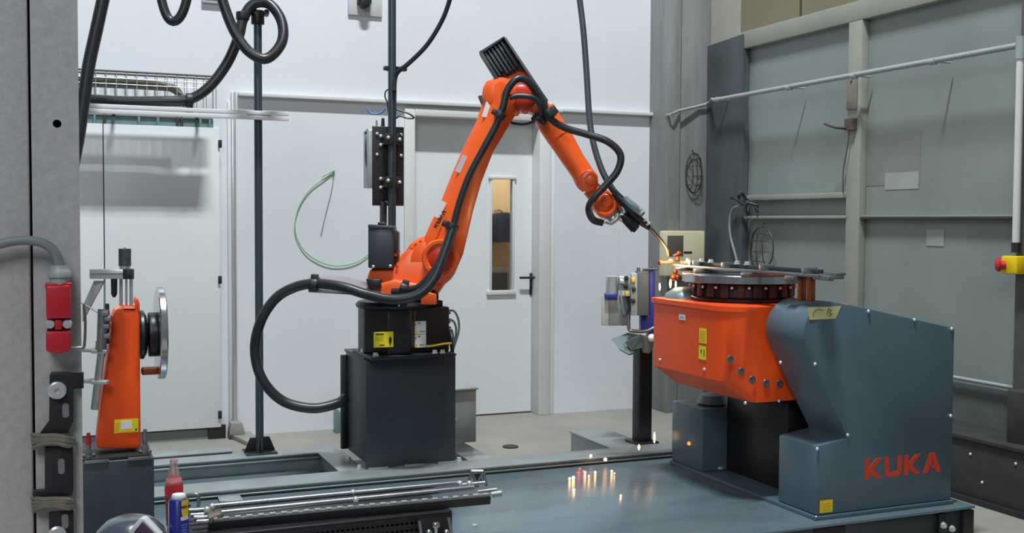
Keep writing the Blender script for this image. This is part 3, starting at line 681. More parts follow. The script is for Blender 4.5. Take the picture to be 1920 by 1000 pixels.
bolts(pos, [PF(x, y)+V((0,0,0)) for x, y in ((1628,584),(1714,600),(1784,617),(1528,683),(1589,816),(1782,780),(1530,971),(1658,958),(1779,944),(1532,842))], NY)
bolts(pos, [onX(x, y, 2.87) for x, y in ((1464,680),)], NX)
logo(pos, PF(1621, 900)+V((0,0,0)), X3, Z3, NY, .088, inko, 1.22)
c = PF(1549, 950); sticker(pos, c, X3, NY, .066, .052, yelp, [(.5,.78,.7,.08,inky),(.5,.55,.7,.1,inky),(.5,.3,.7,.1,inky)], label='yellow label low on the front corner')
q = [PF(*p)+V((0,-.001,0)) for p in ((1514,577),(1577,574),(1566,598),(1517,600))]
tp = MB().prism(q, (0, -.001, 0)).build('tape', tape, pos); tp['label'] = 'strip of masking tape with pencil writing'
for st in ([(1524,594),(1525,586),(1532,581),(1543,582)], [(1553,578),(1550,590)], [(1553,580),(1558,582),(1554,586),(1559,590),(1552,593)]):
    MB().tube([PF(*p)+V((0,-.0025,0)) for p in st], .0012, 6, 4).build('print', inkb, tp)
MB().box((2.935, 3.692, ZD), (3.69, 4.872, ZD+.018)).build('base_plate', posgrey, pos, bevel=.002)
MB().box((2.94, 4.575, ZD+.018), (3.60, 4.862, .50)).build('rear_housing', posgrey, pos, bevel=.006)
MB().box((3.08, 4.08, ZD+.018), (3.50, 4.575, .60)).build('support_column', blackc, pos, bevel=.01)
MB().lathe([(0,0),(.06,0),(.075,.01),(.06,.05),(.03,.06),(0,.06)], (3.06, 4.68, .50), Z3, 14).build('cable_boot', teal, pos)
MB().sphere(onX(1350, 878, 3.05), .02, 6, .5).build('grease_nipple', bolt_m, pos)
# tilting carrier: rounded box with chamfered belly
CX0, CX1, CY0, CY1 = 2.72, 3.36, 4.00, 4.70
def ring_c(z, ix=0, iy=0, R=.16):
    x0, x1, y0, y1 = CX0+ix, CX1, CY0, CY1-iy; r2 = .03; o = []
    for k in range(9): a = math.radians(180+90*k/8); o.append(V((x0+R+R*math.cos(a), y0+R+R*math.sin(a), z)))
    o += [V((x1, y0, z)), V((x1, y1, z))]
    for k in range(4): a = math.radians(90+90*k/3); o.append(V((x0+r2+r2*math.cos(a), y1-r2+r2*math.sin(a), z)))
    return o
ztc = 1.050
car = MB().loft([ring_c(.628, .11, .03, .035), ring_c(.716), ring_c(ztc-.03), ring_c(ztc-.022, -.01, -.01), ring_c(ztc, -.01, -.01)]).build('tilt_carrier', orange2, pos, ang=26)
bolts(pos, [onY(x, y, CY0) for x, y in ((1321,692),)] and [onX(1238,675,2.72), onX(1321,693,2.72)]+[onY(1398,756,CY0), onY(1461,752,CY0)], V((-1,-.3,0)))
for x, y in ((1369,674),(1389,697),(1410,712),(1436,719),(1461,720)):
    q = onY(x, y, CY0); MB().lathe([(0,-.002),(.009,-.002),(.009,-.006),(.016,-.006),(.018,0),(0,0)], q, Y3, 16).build('hole_plug', steeld, pos)
# stickers on the rounded side (placed on the curved corner's tangent)
def onside(px, py):
    # walk along the ray to the rounded plan outline
    r = ray(px, py); best = None
    o = ring_c(.9)[:9]
    for k in range(8):
        a_, b_ = o[k], o[k+1]
        den = r.x*(b_.y-a_.y)-r.y*(b_.x-a_.x)
        if abs(den) < 1e-9: continue
        t = ((a_.x-CC.x)*(b_.y-a_.y)-(a_.y-CC.y)*(b_.x-a_.x))/den
        q = CC+r*t; s_ = ((q.x-a_.x)*(b_.x-a_.x)+(q.y-a_.y)*(b_.y-a_.y))/((b_.x-a_.x)**2+(b_.y-a_.y)**2)
        if -.01 <= s_ <= 1.01: e = (b_-a_).normalized(); return q, e, V((e.y, -e.x, 0))
    q = onX(px, py, CX0); return q, -Y3, NX
for (x, y, wd, ht, mm, pr) in ((1280, 595, .055, .026, whitel, [(.5,.5,.6,.2,inkg)]), (1319, 630, .060, .068, yel, [(.5,.5,.7,.7,inky)]), (1318, 662, .060, .062, yel, [(.35,.6,.12,.3,inkd),(.75,.5,.1,.5,inkd)])):
    q, e, n = onside(x, y)
    if n.dot(CF) > 0: n = -n
    sticker(pos, q+n*.002, e, n, wd, ht, mm, pr)
# bearing ring + toothed clamp ring + polished disc
TC = V((3.05, 4.41, 0))
MB().lathe([(0,0),(.235,0),(.245,.008),(.245,.02),(.232,.03),(.225,.085),(0,.085)], V((TC.x, TC.y, ztc-.004)), Z3, 48).build('bearing_ring', blackc, pos)
tooth = shared(MB().box((-.02, -.012, 0), (.02, .018, .062)), 'tooth', mat('tooth_brown_black', (48, 42, 40), .4), .005)
for k in range(20):
    a = 2*math.pi*k/20; o = link(tooth, 'clamp_tooth', TC+V((.232*math.cos(a), .232*math.sin(a), ztc+.022)), pos); o.rotation_euler.z = a+math.pi/2
    inst(boltS, 'bolt', TC+V((.247*math.cos(a+.15), .247*math.sin(a+.15), ztc+.07)), pos, V((math.cos(a), math.sin(a), .1)))
MB().lathe([(0,0),(.282,0),(.287,.003),(.287,.036),(.284,.039),(0,.039)], V((TC.x, TC.y, ztc+.088)), Z3, 64).build('turntable_disc', steel, pos, ang=22)
tz = ztc+.127
# fixture laid over the disc
fx = thing('welding_fixture', V((2.98, 4.25, tz)), 'long flat steel clamping fixture lying across the turntable disc', 'fixture')
def FXX(px, py, x): return onX(px, py, x)
ye0, ye1 = onX(1268, 490, 2.93).y, onX(1548, 520, 2.93).y
MB().box((2.90, ye1+.02, tz+.018), (2.985, ye0, tz+.032)).build('long_plate', steeld, fx, bevel=.003)
MB().box((3.10, ye1+.15, tz+.018), (3.16, ye0-.2, tz+.030)).build('long_plate', steeld, fx, bevel=.003)
MB().box((2.93, ye1+.05, tz+.034), (2.96, ye0-.04, tz+.050)).build('workpiece_bar', framed, fx, bevel=.002)
for y, x1 in ((ye0-.10, 3.25), (4.55, 3.2), (4.15, 3.2), (ye1+.18, 3.15)):
    MB().box((2.88, y-.03, tz+.002), (x1, y+.03, tz+.018)).build('cross_bar', steeld, fx, bevel=.003)
for y in (ye0-.18, 4.62, 4.35, 4.05, ye1+.1):
    MB().box((2.90, y-.02, tz+.032), (2.955, y+.02, tz+.058)).build('clamp_block', zinc if y > 4.5 else steeld, fx, bevel=.003)
for y in (4.7, 4.58, 4.5, 4.28, 4.2): inst(boltM, 'bolt', V((2.93, y, tz+.05)), fx, Z3)
for x, yy in ((2.92, ye1+.10), (2.92, ye1+.16)):
    MB().box((x, yy-.012, tz-.085), (x+.03, yy+.012, tz+.02)).build('hanging_bracket', copper, fx, bevel=.003)
q = V((2.93, ye1, tz+.03)); MB().prism([q+V((-.02,.06,0)), q+V((.03,.06,0)), q+V((.02,-.03,-.004)), q+V((-.01,-.03,-.004))], (0,0,-.02)).build('tip', steeld, fx, bevel=.002)
for (x, y, r_) in ((1262,521,.016),(1271,519,.014),(1266,510,.014)): MB().sphere(P(x, y, 5.6), r_, 8).build('hot_fitting', copper, fx)
MB().cyl(P(1238,492,5.56), P(1262,492,5.58), .008).sphere(P(1238,492,5.56), .014, 6).build('side_clamp', copper, fx)
MB().cyl(P(1262,480,5.64), P(1276,474,5.64), .006).sphere(P(1270,486,5.64), .014, 6).sphere(P(1272,474,5.64), .010, 6).build('side_clamp', copper, fx)
# pale guard hidden behind the carrier
MB().lathe([(0,0),(.10,0),(.095,.02),(.05,.05),(0,.055)], V((2.86, 4.62, ztc)), Z3, 20).build('pale_dome', teal, pos)
# ---- arc glow + sparks
arc = tag(MB().sphere(P(1257, 490, 5.585), .011, 8).build('welding_arc', arc_m), 'bright orange welding arc at the torch tip', 'arc')
l = bpy.data.lights.new('arc_light', 'POINT'); l.energy = 3.5; l.color = (1, .55, .22); l.shadow_soft_size = .02
lo = bpy.data.objects.new('arc_light', l); sc.collection.objects.link(lo); lo.location = P(1256, 487, 5.52)
def dot(p, r, m=spark_m, sz=1): return MB().sphere(p, r, 5, sz).build('spark', m)
lab = [((1110,830),.006,.07,'lone spark above the recess between the platform beams'),((1108,855),.007,.21,'spark on the long beam before the recess'),((1135,862),.009,.20,'brightest orange spark on the beam edge'),
       ((1068,898),.006,0,'left one of a close pair of sparks on the deck'),((1075,896),.008,0,'right and larger one of a close pair of sparks on the deck'),((1097,886),.006,0,'spark touching the red spark cluster from below'),((1104,893),.005,0,'small spark below and right of the red spark cluster'),((1116,886),.006,0,'spark on the deck a little right of the red cluster'),((1147,884),.006,0,'spark on the deck right of all those by the red cluster'),((1076,919),.006,0,'lone spark straight below the close pair'),((1164,930),.005,0,'lowest and rightmost faint spark on the open deck'),((1152,888),.004,0,'faintest spark just right of and below its neighbour near the beam')]
for (p, r_, z, la) in lab:
    zz = z if z else ZD+.006
    tag(dot(onZ(*p, max(zz, ZD+.006) if z != .07 else .07), r_), la or 'tiny glowing spark on the blue-grey deck before the beam', 'spark', 'sparks scattered on the deck')
    if not la: pass
for p, la in (((1087,880),'topmost red spark of the three in the cluster on the deck'),((1094,884),'rightmost red spark of the three in the cluster on the deck'),((1084,887),'lowest red spark of the three in the cluster on the deck')): tag(dot(onZ(*p, ZD+.006), .006, sparkr), la, 'spark', 'red sparks on the deck')
tag(dot(P(1227, 821, 5.75), .0055, spark_m, 5.5), 'tall orange falling spark streak beside the black post', 'spark')
tag(dot(P(1198, 839, 5.6), .006, spark_m, 2.6), 'short bright spark at the foot of the black post', 'spark')
tag(dot(onX(1292, 832, 2.937), .010, hotm), 'orange spark against the rear turntable housing', 'spark')
tag(dot(P(1257, 532, 5.6), .006, spark_m, 4), 'spark stream falling just under the welding arc', 'spark')
tag(dot(P(1267, 534, 5.6), .005, spark_m, 4), 'shorter spark stream right of the one under the arc', 'spark')
tag(dot(P(1237, 538, 5.6), .005, spark_m, 4), 'spark streak left of the arc beside the blue housing', 'spark')
# ================================================================== TORCH CLEANING STATION
cs = thing('cleaning_station', onZ(1205, 830, ZB), 'torch cleaning station with grey box and blue housing on a black post', 'cleaning station')
D = 5.98
def SP(px, py, d=D): return P(px, py, d)
def bxp(mb, x0, y0, x1, y1, d, th):
    a, b, c_, e = SP(x0, y0, d), SP(x1, y0, d), SP(x1, y1, d), SP(x0, y1, d)
    for q in (b,): pass
    return mb.prism([a, b, c_, e], FH*th)
bq = onZ(1205, 830, ZB)
hp_ = SP(1205, 645).z
MB().box((bq.x-.04, bq.y-.03, ZB), (bq.x+.04, bq.y+.05, hp_)).build('post', blackc, cs, bevel=.004)
MB().box((bq.x-.07, bq.y-.06, ZB), (bq.x+.07, bq.y+.08, ZB+.01)).build('foot_plate', blackc, cs, bevel=.002)
bxp(MB(), 1196, 510, 1217, 592, D-.12, .14).build('front_box', mat('dark_slate_sheet', (88, 100, 104), .4), cs, bevel=.003)
bxp(MB(), 1184, 513, 1197, 592, D-.10, .10).build('control_box', mat('pale_grey_box', (176, 188, 188), .45), cs, bevel=.003)
bxp(MB(), 1217, 508, 1228, 650, D-.05, .14).build('blue_housing', bluep, cs, bevel=.004)
bxp(MB(), 1202, 592, 1226, 622, D-.05, .10).build('blue_housing', bluep, cs, bevel=.004)
bxp(MB(), 1128, 554, 1141, 611, D, .02).build('side_sheet', mat('pale_side_sheet', (178, 188, 186), .45), cs, bevel=.002)
bxp(MB(), 1141, 556, 1182, 611, D, .10).build('sheet_box', mat('weathered_sheet', (136, 146, 144), .4, metal=.3, var=.15), cs, bevel=.003)
bxp(MB(), 1137, 518, 1160, 556, D+.02, .05).build('filter_bowl', mat('milky_bowl', (182, 190, 194), .2), cs, bevel=.01)
MB().cyl(SP(1148,519,D), SP(1148,551,D), .026, .028).build('filter_bowl', greyp, cs)
bxp(MB(), 1134, 551, 1158, 560, D-.03, .06).build('valve_block', bluep, cs, bevel=.004)
bxp(MB(), 1160, 518, 1184, 545, D-.03, .06).build('regulator', zinc, cs, bevel=.006)
for x, y, m_ in ((1166,528,bolt_m),(1175,522,blackc),(1174,538,blackc),(1176,552,yelp),(1188,526,yelp),(1189,543,blackp),(1188,565,blackp)):
    bxp(MB(), x-3.5, y-4, x+3.5, y+4, D-.13 if x > 1185 else D-.07, .04).build('fitting', m_, cs, bevel=.003)
MB().tube([SP(1164,532,D-.05), SP(1165,560,D-.05), SP(1170,590,D-.03)], .006, 8, 4).build('air_line', greyp, cs)
MB().tube([SP(1176,550,D-.05), SP(1180,575,D-.05), SP(1176,592,D-.05)], .008, 8, 4).build('air_line', blackp, cs)
MB().tube([SP(1179,590,D-.06), SP(1179,616,D-.06), SP(1186,621,D-.06), SP(1210,621,D-.05), SP(1226,615,D-.05)], .010, 10, 5).build('drain_tube', steeld, cs)
MB().cyl(SP(1197,502,D-.08), SP(1197,514,D-.08), .010).tube([SP(1205,506,D-.06), SP(1232,505,D-.04)], .007, 8, 0).build('top_nozzle', steeld, cs)
MB().loft([[SP(1146,636,D-.05), SP(1178,624,D+.06), SP(1210,630,D+.04), SP(1196,658,D-.08), SP(1180,664,D-.14), SP(1160,654,D-.12)],
           [SP(1150,640,D-.05), SP(1178,630,D+.06), SP(1204,636,D+.04), SP(1192,663,D-.06), SP(1180,667,D-.12), SP(1163,658,D-.10)]]).build('chute', mat('green_grey_chute', (128, 152, 156), .35, metal=.3), cs)
MB().tube([SP(1169,644,D-.16), SP(1176,656,D-.16), SP(1186,662,D-.14)], .004, 6, 4).build('chute_rim', alu, cs)
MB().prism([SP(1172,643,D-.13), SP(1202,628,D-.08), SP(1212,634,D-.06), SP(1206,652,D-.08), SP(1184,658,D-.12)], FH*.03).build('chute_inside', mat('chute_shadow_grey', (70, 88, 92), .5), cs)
MB().cyl(SP(1215,632,D-.06), SP(1212,662,D-.06), .05, .02, 16).build('catch_cup', mat('grey_cup', (120,116,110), .5), cs)
MB().sphere(SP(1222,634,D-.1), .022, 8).build('white_knob', whitel, cs)
# ================================================================== POLES AND HOSES
p1 = thing('cable_pole', onZ(487, 850, ZB), 'tall grey-green pole on a black foot left of the robot', 'pole')
pb = onZ(487, 848, ZB); ptz = P(487, 40, 5.75).z
MB().cyl(pb, V((pb.x, pb.y, ptz)), .021).build('tube', polem, p1)
ft = MB().box((pb.x-.08, pb.y-.08, ZB), (pb.x+.08, pb.y+.08, ZB+.008))
ft.prism([pb+V((-.08, -.004, .008)), pb+V((.08, -.004, .008)), pb+V((.05, -.004, .08)), pb+V((-.05, -.004, .08))], (0, .008, 0))
ft.prism([pb+V((-.004, -.08, .008)), pb+V((-.004, .08, .008)), pb+V((-.004, .05, .08)), pb+V((-.004, -.05, .08))], (.008, 0, 0)); ft.build('foot', blackc, p1, bevel=.002)
cz = V((pb.x, pb.y, ptz))
MB().cyl(cz-Z3*.03, cz+Z3*.04, .034).build('top_clamp', blackp, p1, bevel=.003)
for k in range(4): MB().cyl(cz+V((-.05+.03*k, -.03, .02+.012*(k % 2))), cz+V((-.04+.03*k, .03, .03)), .014, n=10).build('clamp_knob', blackp, p1)
cl = P(487, 217, 5.75); cl.x, cl.y = pb.x, pb.y
MB().cyl(cl-Z3*.012, cl+Z3*.012, .032).box(cl+V((-.06,-.035,-.012)), cl+V((.06,-.022,.012))).build('pipe_clamp', blackp, p1, bevel=.003)
# loops of thick hose at the pole top
lh = thing('hose_loop', P(430, 100, 5.7), 'thick black hose looped round the top of the left pole', 'hose')
hose([P(x, y, d) for x, y, d in ((140,184,5.45),(165,186,5.45),(230,190,5.47),(300,190,5.50),(352,187,5.53),(390,165,5.55),(425,120,5.57),(447,70,5.58),(456,35,5.6),(475,8,5.62),(505,8,5.62),(528,40,5.6),(528,80,5.56),(500,110,5.52),(468,98,5.50),(440,60,5.5),(420,10,5.5),(410,-30,5.5))], .0275, 'hose', lh, 16)
q = P(355, 188, 5.53); MB().cyl(q-X3*.017, q+X3*.017, .036).box(q+V((-.017,-.02,-.065)), q+V((.017,.02,-.02))).build('hose_clamp', blackp, lh, bevel=.003)
q = P(455, 30, 5.6); MB().cyl(q-Z3*.02, q+Z3*.02, .034).build('hose_clamp', blackp, lh, bevel=.003)
h2 = hose([P(x, y, 5.2) for x, y in ((202,-40),(193,0),(180,60),(167,120),(158,180),(148,250),(135,320))], .031, 'hose', None, 16)
tag(h2, 'thick black hose hanging straight down beside the foreground column', 'hose')
h3 = hose([P(x, y, 5.4) for x, y in ((296,-50),(303,0),(314,32),(327,40),(340,28),(350,0),(356,-40))], .024, 'hose', None, 16)
tag(h3, 'thick black hose dipping in a narrow U at the top edge', 'hose')
# second pole with control box
p2 = thing('rear_pole', V((P(734,300,5.9).x, P(734,300,5.9).y, 0)), 'grey-green pole rising behind the robot motor with black control plate', 'pole')
a = P(735, 300, 5.9)
MB().cyl((a.x, a.y, ZB*0), (a.x, a.y, 3.4), .0215).build('tube', polem, p2)
MB().cyl((a.x, a.y, 0), (a.x, a.y, .012), .07).build('foot', blackc, p2)
bp = MB(); z0, z1 = P(727, 386, 5.95).z, P(727, 238, 5.95).z
xl, xr = onY(698, 300, a.y+.05).x, onY(757, 300, a.y+.05).x
MB().box((xl, a.y+.045, z0), (xr, a.y+.055, z1)).build('mounting_plate', blackp, p2, bevel=.003)
cb_ = MB().box((xl-.02, a.y+.056, onY(700,352,a.y).z), (xr-.07, a.y+.16, z1-.02)).build('control_box', zinc, p2, bevel=.004)
for py in (262, 342):
    z = P(735, py, 5.9).z
    MB().box((a.x-.045, a.y-.03, z-.03), (a.x+.045, a.y+.045, z+.03)).build('pole_bracket', blackp, p2, bevel=.004)
    bolts(p2, [V((a.x-.03, a.y-.03, z+.008)), V((a.x+.034, a.y-.03, z+.0)), V((a.x-.05, a.y+.045, z+.02)), V((a.x-.05, a.y+.045, z-.028))], NY, s=1.3)
bolts(p2, [onY(x, y, a.y+.044) for x, y in ((707,251),(752,253),(707,290),(752,292),(724,380))], NY, s=1.2)
MB().tube([P(x, y, 5.95) for x, y in ((690,250),(688,270),(688,300),(691,318),(699,334))], .010, 10, 5).build('control_cable', hosem, p2)
MB().cyl(P(686,247,5.95), P(694,250,5.95), .016, n=12).build('cable_plug', blackp, p2)
for x in (706, 718): MB().cyl(P(x, 240, 5.97), P(x, 222 if x > 710 else 226, 5.97), .011 if x > 710 else .006, .008 if x > 710 else .004, 10).build('antenna_plug', blackp if x > 710 else steeld, p2)
MB().tube([P(x, y, 5.95) for x, y in ((687,203),(694,212),(704,214),(716,211),(722,204))], .005, 8, 5).build('air_line', bluew, p2)
MB().tube([P(x, y, 5.9) for x, y in ((740,204),(755,209),(768,214),(776,221),(765,222),(750,218),(742,222))], .005, 8, 5).build('thin_cable', hosem, p2)
MB().tube([P(x, y, 5.9) for x, y in ((728,168),(723,172),(722,182),(726,192),(728,210))], .004, 8, 5).build('thin_cable', hosem, p2)
q = P(735, 129, 5.9)
MB().cyl(q-Z3*.012+V((0,0,0)), q+Z3*.012, .034).box(q+V((-.045,-.02,-.010)), q+V((.08,.02,.012))).build('hose_clamp', blackp, p2, bevel=.004)
MB().cyl(P(735,168,5.86)+V((.02,0,0)), P(737,400,5.86)+V((.0,0,0)), .006).build('cable_tie', hosem, p2)
MB().box((a.x-.055, a.y+.02, .9), (a.x-.022, a.y+.05, z0+.02)).build('pole_fin', blackp, p2, bevel=.003)
h4 = hose([P(x, y, d) for x, y, d in ((855,-50,5.75),(843,0,5.78),(828,40,5.8),(800,85,5.82),(765,120,5.84),(748,133,5.85),(741,146,5.86),(739,170,5.86))], .013, 'cable', None, 12)
tag(h4, 'black cable curving down to the clamp on the rear pole', 'cable')
h5 = hose([P(x, y, d) for x, y, d in ((1081,-50,5.6),(1087,0,5.6),(1094,60,5.58),(1100,140,5.56),(1105,220,5.52),(1113,270,5.48),(1127,315,5.44),(1145,350,5.42),(1160,368,5.40),(1172,378,5.39))], .0165, 'cable', None, 14, m=mat('grey_torch_hose', (62, 70, 76), .35))
tag(h5, 'grey torch hose hanging from above down to the welding torch', 'cable')
# green wire on the wall
gw = MB().tube([onY(x, y, YW-.012) for x, y in ((603,332),(627,320),(608,335),(582,355),(562,385),(553,420),(558,450),(578,478),(612,496),(645,498),(672,490),(692,476),(712,460))], .0035, 8, 6)
tag(gw.build('green_wire', greenw), 'thin green wire sagging in a half loop on the white wall', 'wire')
hk = MB().cyl(onY(626,321,YW), onY(626,321,YW-.03), .006)
hk.tube([onY(627,322,YW-.008), onY(621,360,YW-.008), onY(611,400,YW-.008), onY(602,440,YW-.008)], .003, 6, 4)
tag(hk.build('wall_string', greyp), 'thin grey string hanging from a pin inside the green wire loop', 'string')
# wall camera
wc = thing('wall_camera', onY(684, 30, YW), 'black camera on a square grey wall plate at the top edge', 'camera')
a, b = onY(652, -8, YW), onY(715, 33, YW)
MB().box((a.x, YW-.02, b.z), (b.x, YW, a.z)).build('back_plate', mat('grey_wall_plate', (186, 186, 186), .5), wc, bevel=.003)
q = onY(684, 4, YW-.06); MB().lathe([(0,0),(.028,0),(.034,.006),(.034,.05),(0,.05)], q-Y3*.03-Z3*.01, Y3, 20).box(q+V((-.045,-.01,-.01)), q+V((.045,.05,.08))).build('camera_body', blackc, wc, bevel=.004)
a, b = onY(378, -10, YW), onY(420, 9, YW)
tag(MB().box((a.x, YW-.03, b.z), (b.x, YW, a.z)).box((a.x+.02, YW-.036, b.z+.02), (b.x-.02, YW-.03, a.z)).build('vent_plate', MT['grey_wall_plate'], bevel=.003), 'small pale grey plate at the top edge left of the looped hose', 'plate')
# ================================================================== CABLE TRAY on left of wall
tr = thing('cable_tray', onY(280, 200, YW-.2), 'wire mesh cable tray with bundled grey cables above the left door', 'cable tray')
YT0, YT1 = YW-.40, YW-.27
zt_ = onY(280, 137, YT0).z; zm = onY(280, 200, YT0).z; xl_, xr_ = onY(60, 180, YT0).x, onY(405, 180, YT0).x
MB().cyl((xl_, YT0, zt_), (xr_, YT0, zt_), .006, n=8).build('rim_wire', wirem, tr)
MB().cyl((xl_, YT1, zt_), (xr_, YT1, zt_), .006, n=8).build('rim_wire', wirem, tr)
n_ = 17
slat = shared(MB().box((-.022, -.002, 0), (.022, .002, zt_-zm-.04)), 'slat', mat('bright_zinc_slat', (226, 230, 232), .4, metal=.2), .001)
for k in range(n_):
    x = xl_+.02+(xr_-xl_-.04)*k/(n_-1)
    link(slat, 'slat', (x, YT1+.015, zm+.0), tr)
wm = MB()
for k in range(19):
    x = xl_+(xr_-xl_)*k/18
    wm.tube([V((x, YT0, zt_)), V((x, YT0, zm)), V((x, YT1, zm)), V((x, YT1, zt_))], .003, 6, 0)
for z in (zt_-.04, zt_-.075, zm): wm.cyl((xl_, YT0, z), (xr_, YT0, z), .0022, n=6)
tag(wm.build('mesh', zinc, tr), kind='stuff')
MB().box((xl_, YT0+.01, zm+.002), (xr_, YT1-.01, zm+.006)).build('floor_sheet', zinc, tr)
for k in range(3): MB().box((xr_-.08-.5*k, YT0, zm-.012), (xr_-.06-.5*k, YW, zm-.002)).build('wall_bracket', zinc, tr, bevel=.001)
for k in range(6):
    zz = zt_-.05-.014*(k % 3); yy = YT0+.03+.014*k
    e = [(358-k*3, 188), (340-k*4, 165+k)]
    MB().tube([V((xl_, yy, zz)), V((onY(270+k*6, 150, yy).x, yy, zz-.002)), V((onY(318+k*4, 155, yy).x, yy, zz-.02)), V((onY(342, 160, yy).x, yy, zz-.08)), V((onY(352, 160, yy).x, yy-.02, zm-.03))], .011, 8, 6).build('cable', wrapm, tr)
# white square tubes running to the pole
wt = thing('white_rail', onY(350, 212, YT0-.1), 'pair of white tubes clamped to the left pole', 'rail')
zr = P(487, 217, 5.75)
YR = zr.y+.0
pa = onZ  # placeholder name kept simple
za1 = onY(487, 212, pb.y-.04); za2 = onY(487, 221, pb.y-.04)
xs, xe_ = onY(60, 200, pb.y-.04).x, onY(541, 222, pb.y-.04).x
for z in (za1.z, za2.z): MB().box((xs, pb.y-.05, z-.011), (xe_, pb.y-.03, z+.011)).build('tube', white2, wt, bevel=.002)
# green-grey ladder strip behind the tubes and its brackets
ls = thing('support_strip', onY(280, 228, YW-.1), 'pale green-grey bracket strip just above the left door', 'strip')
zs0, zs1 = onY(280, 236, YW-.08).z, onY(280, 218, YW-.08).z
MB().box((onY(60,230,YW-.08).x, YW-.03, zs0), (onY(402,230,YW-.08).x, YW, zs1)).build('strip', teal, ls, bevel=.002)
MB().cyl((onY(60,215,YW-.12).x, YW-.04, zs1), (onY(402,215,YW-.12).x, YW-.04, zs1), .006, n=8).build('rim_wire', wirem, ls)
for px in (178, 197, 262, 298, 335, 343, 378, 396):
    x = onY(px, 230, YW-.1).x; MB().box((x-.008, YW-.045, zs0), (x+.008, YW-.03, zs1+.01)).build('bracket', wirem if px % 2 else teal, ls, bevel=.002)
# ================================================================== TAILSTOCK (left) on its pedestal
DT = 3.80
tp_ = thing('tailstock_pedestal', P(210, 1100, DT), 'dark blue-black pedestal under the tapered orange tailstock', 'pedestal')
a, b = onY(158, 850, 1), onY(288, 850, 1)
q = P(222, 858, DT); yf = q.y; zp = q.z
xl_, xr2 = onY(120, 900, yf).x, onY(289, 900, yf).x
MB().box((xl_, yf, ZD+.002), (xr2, yf+.30, zp-.01)).build('body', anth, tp_, bevel=.004)
MB().box((xl_-.01, yf+.005, zp-.01), (xr2-.01, yf+.30, zp+.002)).build('top_plate', blackp, tp_, bevel=.002)
for px in (158, 240): x = onY(px, 860, yf).x; MB().box((x, yf-.003, zp-.014), (x+.08, yf+.01, zp-.004)).build('weld_tab', steeld, tp_, bevel=.001)
ts = thing('tailstock', V((P(230, 845, DT).x, yf+.12, zp)), 'tapered orange tailstock with upright steel disc facing right', 'tailstock')
yt = yf+.06
def TY(px, py): return onY(px, py, yt)
bd = [(181,836),(188,842),(262,842),(264,832),(262,600),(261,582),(256,577),(232,577),(217,582),(210,598),(206,640),(190,750)]
MB().prism([TY(*p) for p in bd], (0, .14, 0)).build('body', orange2, ts, bevel=.009, seg=3)
MB().prism([TY(*p) for p in ((255,562),(259,560),(262,570),(262,585),(254,580))], (0, .12, 0)).build('lip', orange2, ts, bevel=.002)
MB().prism([V((p.x, yt+.02, p.z)) for p in (TY(216,583), TY(232,572), TY(256,572), TY(256,580))], (0, .11, 0)).build('top_cover', mat('pale_orange_cover', (236, 150, 120), .4), ts, bevel=.002)
MB().box(TY(232,578)+V((0,-.001,-.002)), TY(254,581)+V((0,.003,.0))).build('slot', inkb, ts)
c = TY(237, 799); sticker(ts, V((c.x, yt-.0005, c.z)), X3, NY, .080, .048, yel, [(.5,.58,.46,.6,whitel),(.12,.5,.16,.6,inky),(.9,.2,.08,.14,inkd),(.5,.1,.8,.08,inky)], label='yellow and white label on the orange body')
axc = V((TY(262, 640).x, yt+.07, P(290, 636, DT).z))
def xat(px): return onY(px, 640, yt+.07).x
MB().lathe([(0,0),(.088,0),(.088,.01),(.07,.02),(.045,.022),(.028,.03),(.026,xat(279)-xat(266)),(.05,xat(279)-xat(266)+.003),(.052,xat(294)-xat(266)),(0,xat(294)-xat(266))], V((xat(263), axc.y, axc.z)), X3, 32).build('spindle', blackc, ts)
MB().cyl((xat(278), axc.y, axc.z), (xat(294), axc.y, axc.z), .080, n=36).build('hub', blackc, ts, bevel=.003)
rad = (P(300, 543, DT)-P(300, 722, DT)).length/2
MB().lathe([(0,0),(rad-.004,0),(rad,.004),(rad,xat(309)-xat(295)-.004),(rad-.004,xat(309)-xat(295)),(.06,xat(309)-xat(295)),(0,xat(309)-xat(295))], V((xat(294), axc.y, axc.z+.004)), X3, 72).build('disc', steel, ts, ang=22)
MB().box((xat(265), axc.y-.02, P(280,714,DT).z), (xat(294), axc.y+.02, P(280,700,DT).z)).build('clamp_lug', copper, ts, bevel=.004)
MB().cyl((xat(264), axc.y, P(280,707,DT).z), (xat(280), axc.y, P(280,707,DT).z), .009).build('bolt', steeld, ts)
bolts(ts, [V((xat(264), axc.y-.05, axc.z+.05)), V((xat(264), axc.y-.055, axc.z))], X3)
for px in (166, 272):
    q = onY(px, 835, yf+.04); q.z = zp
    MB().cyl(q, q+Z3*.01, .022, n=14).cyl(q+Z3*.01, q+Z3*.03, .014, n=6).cyl(q+Z3*.03, q+Z3*.065, .008).build('stud', steeld, ts)
    MB().cyl(q+Z3*.045, q+Z3*.085, .010, .006).build('stud_cap', redp if px < 200 else steeld, ts)
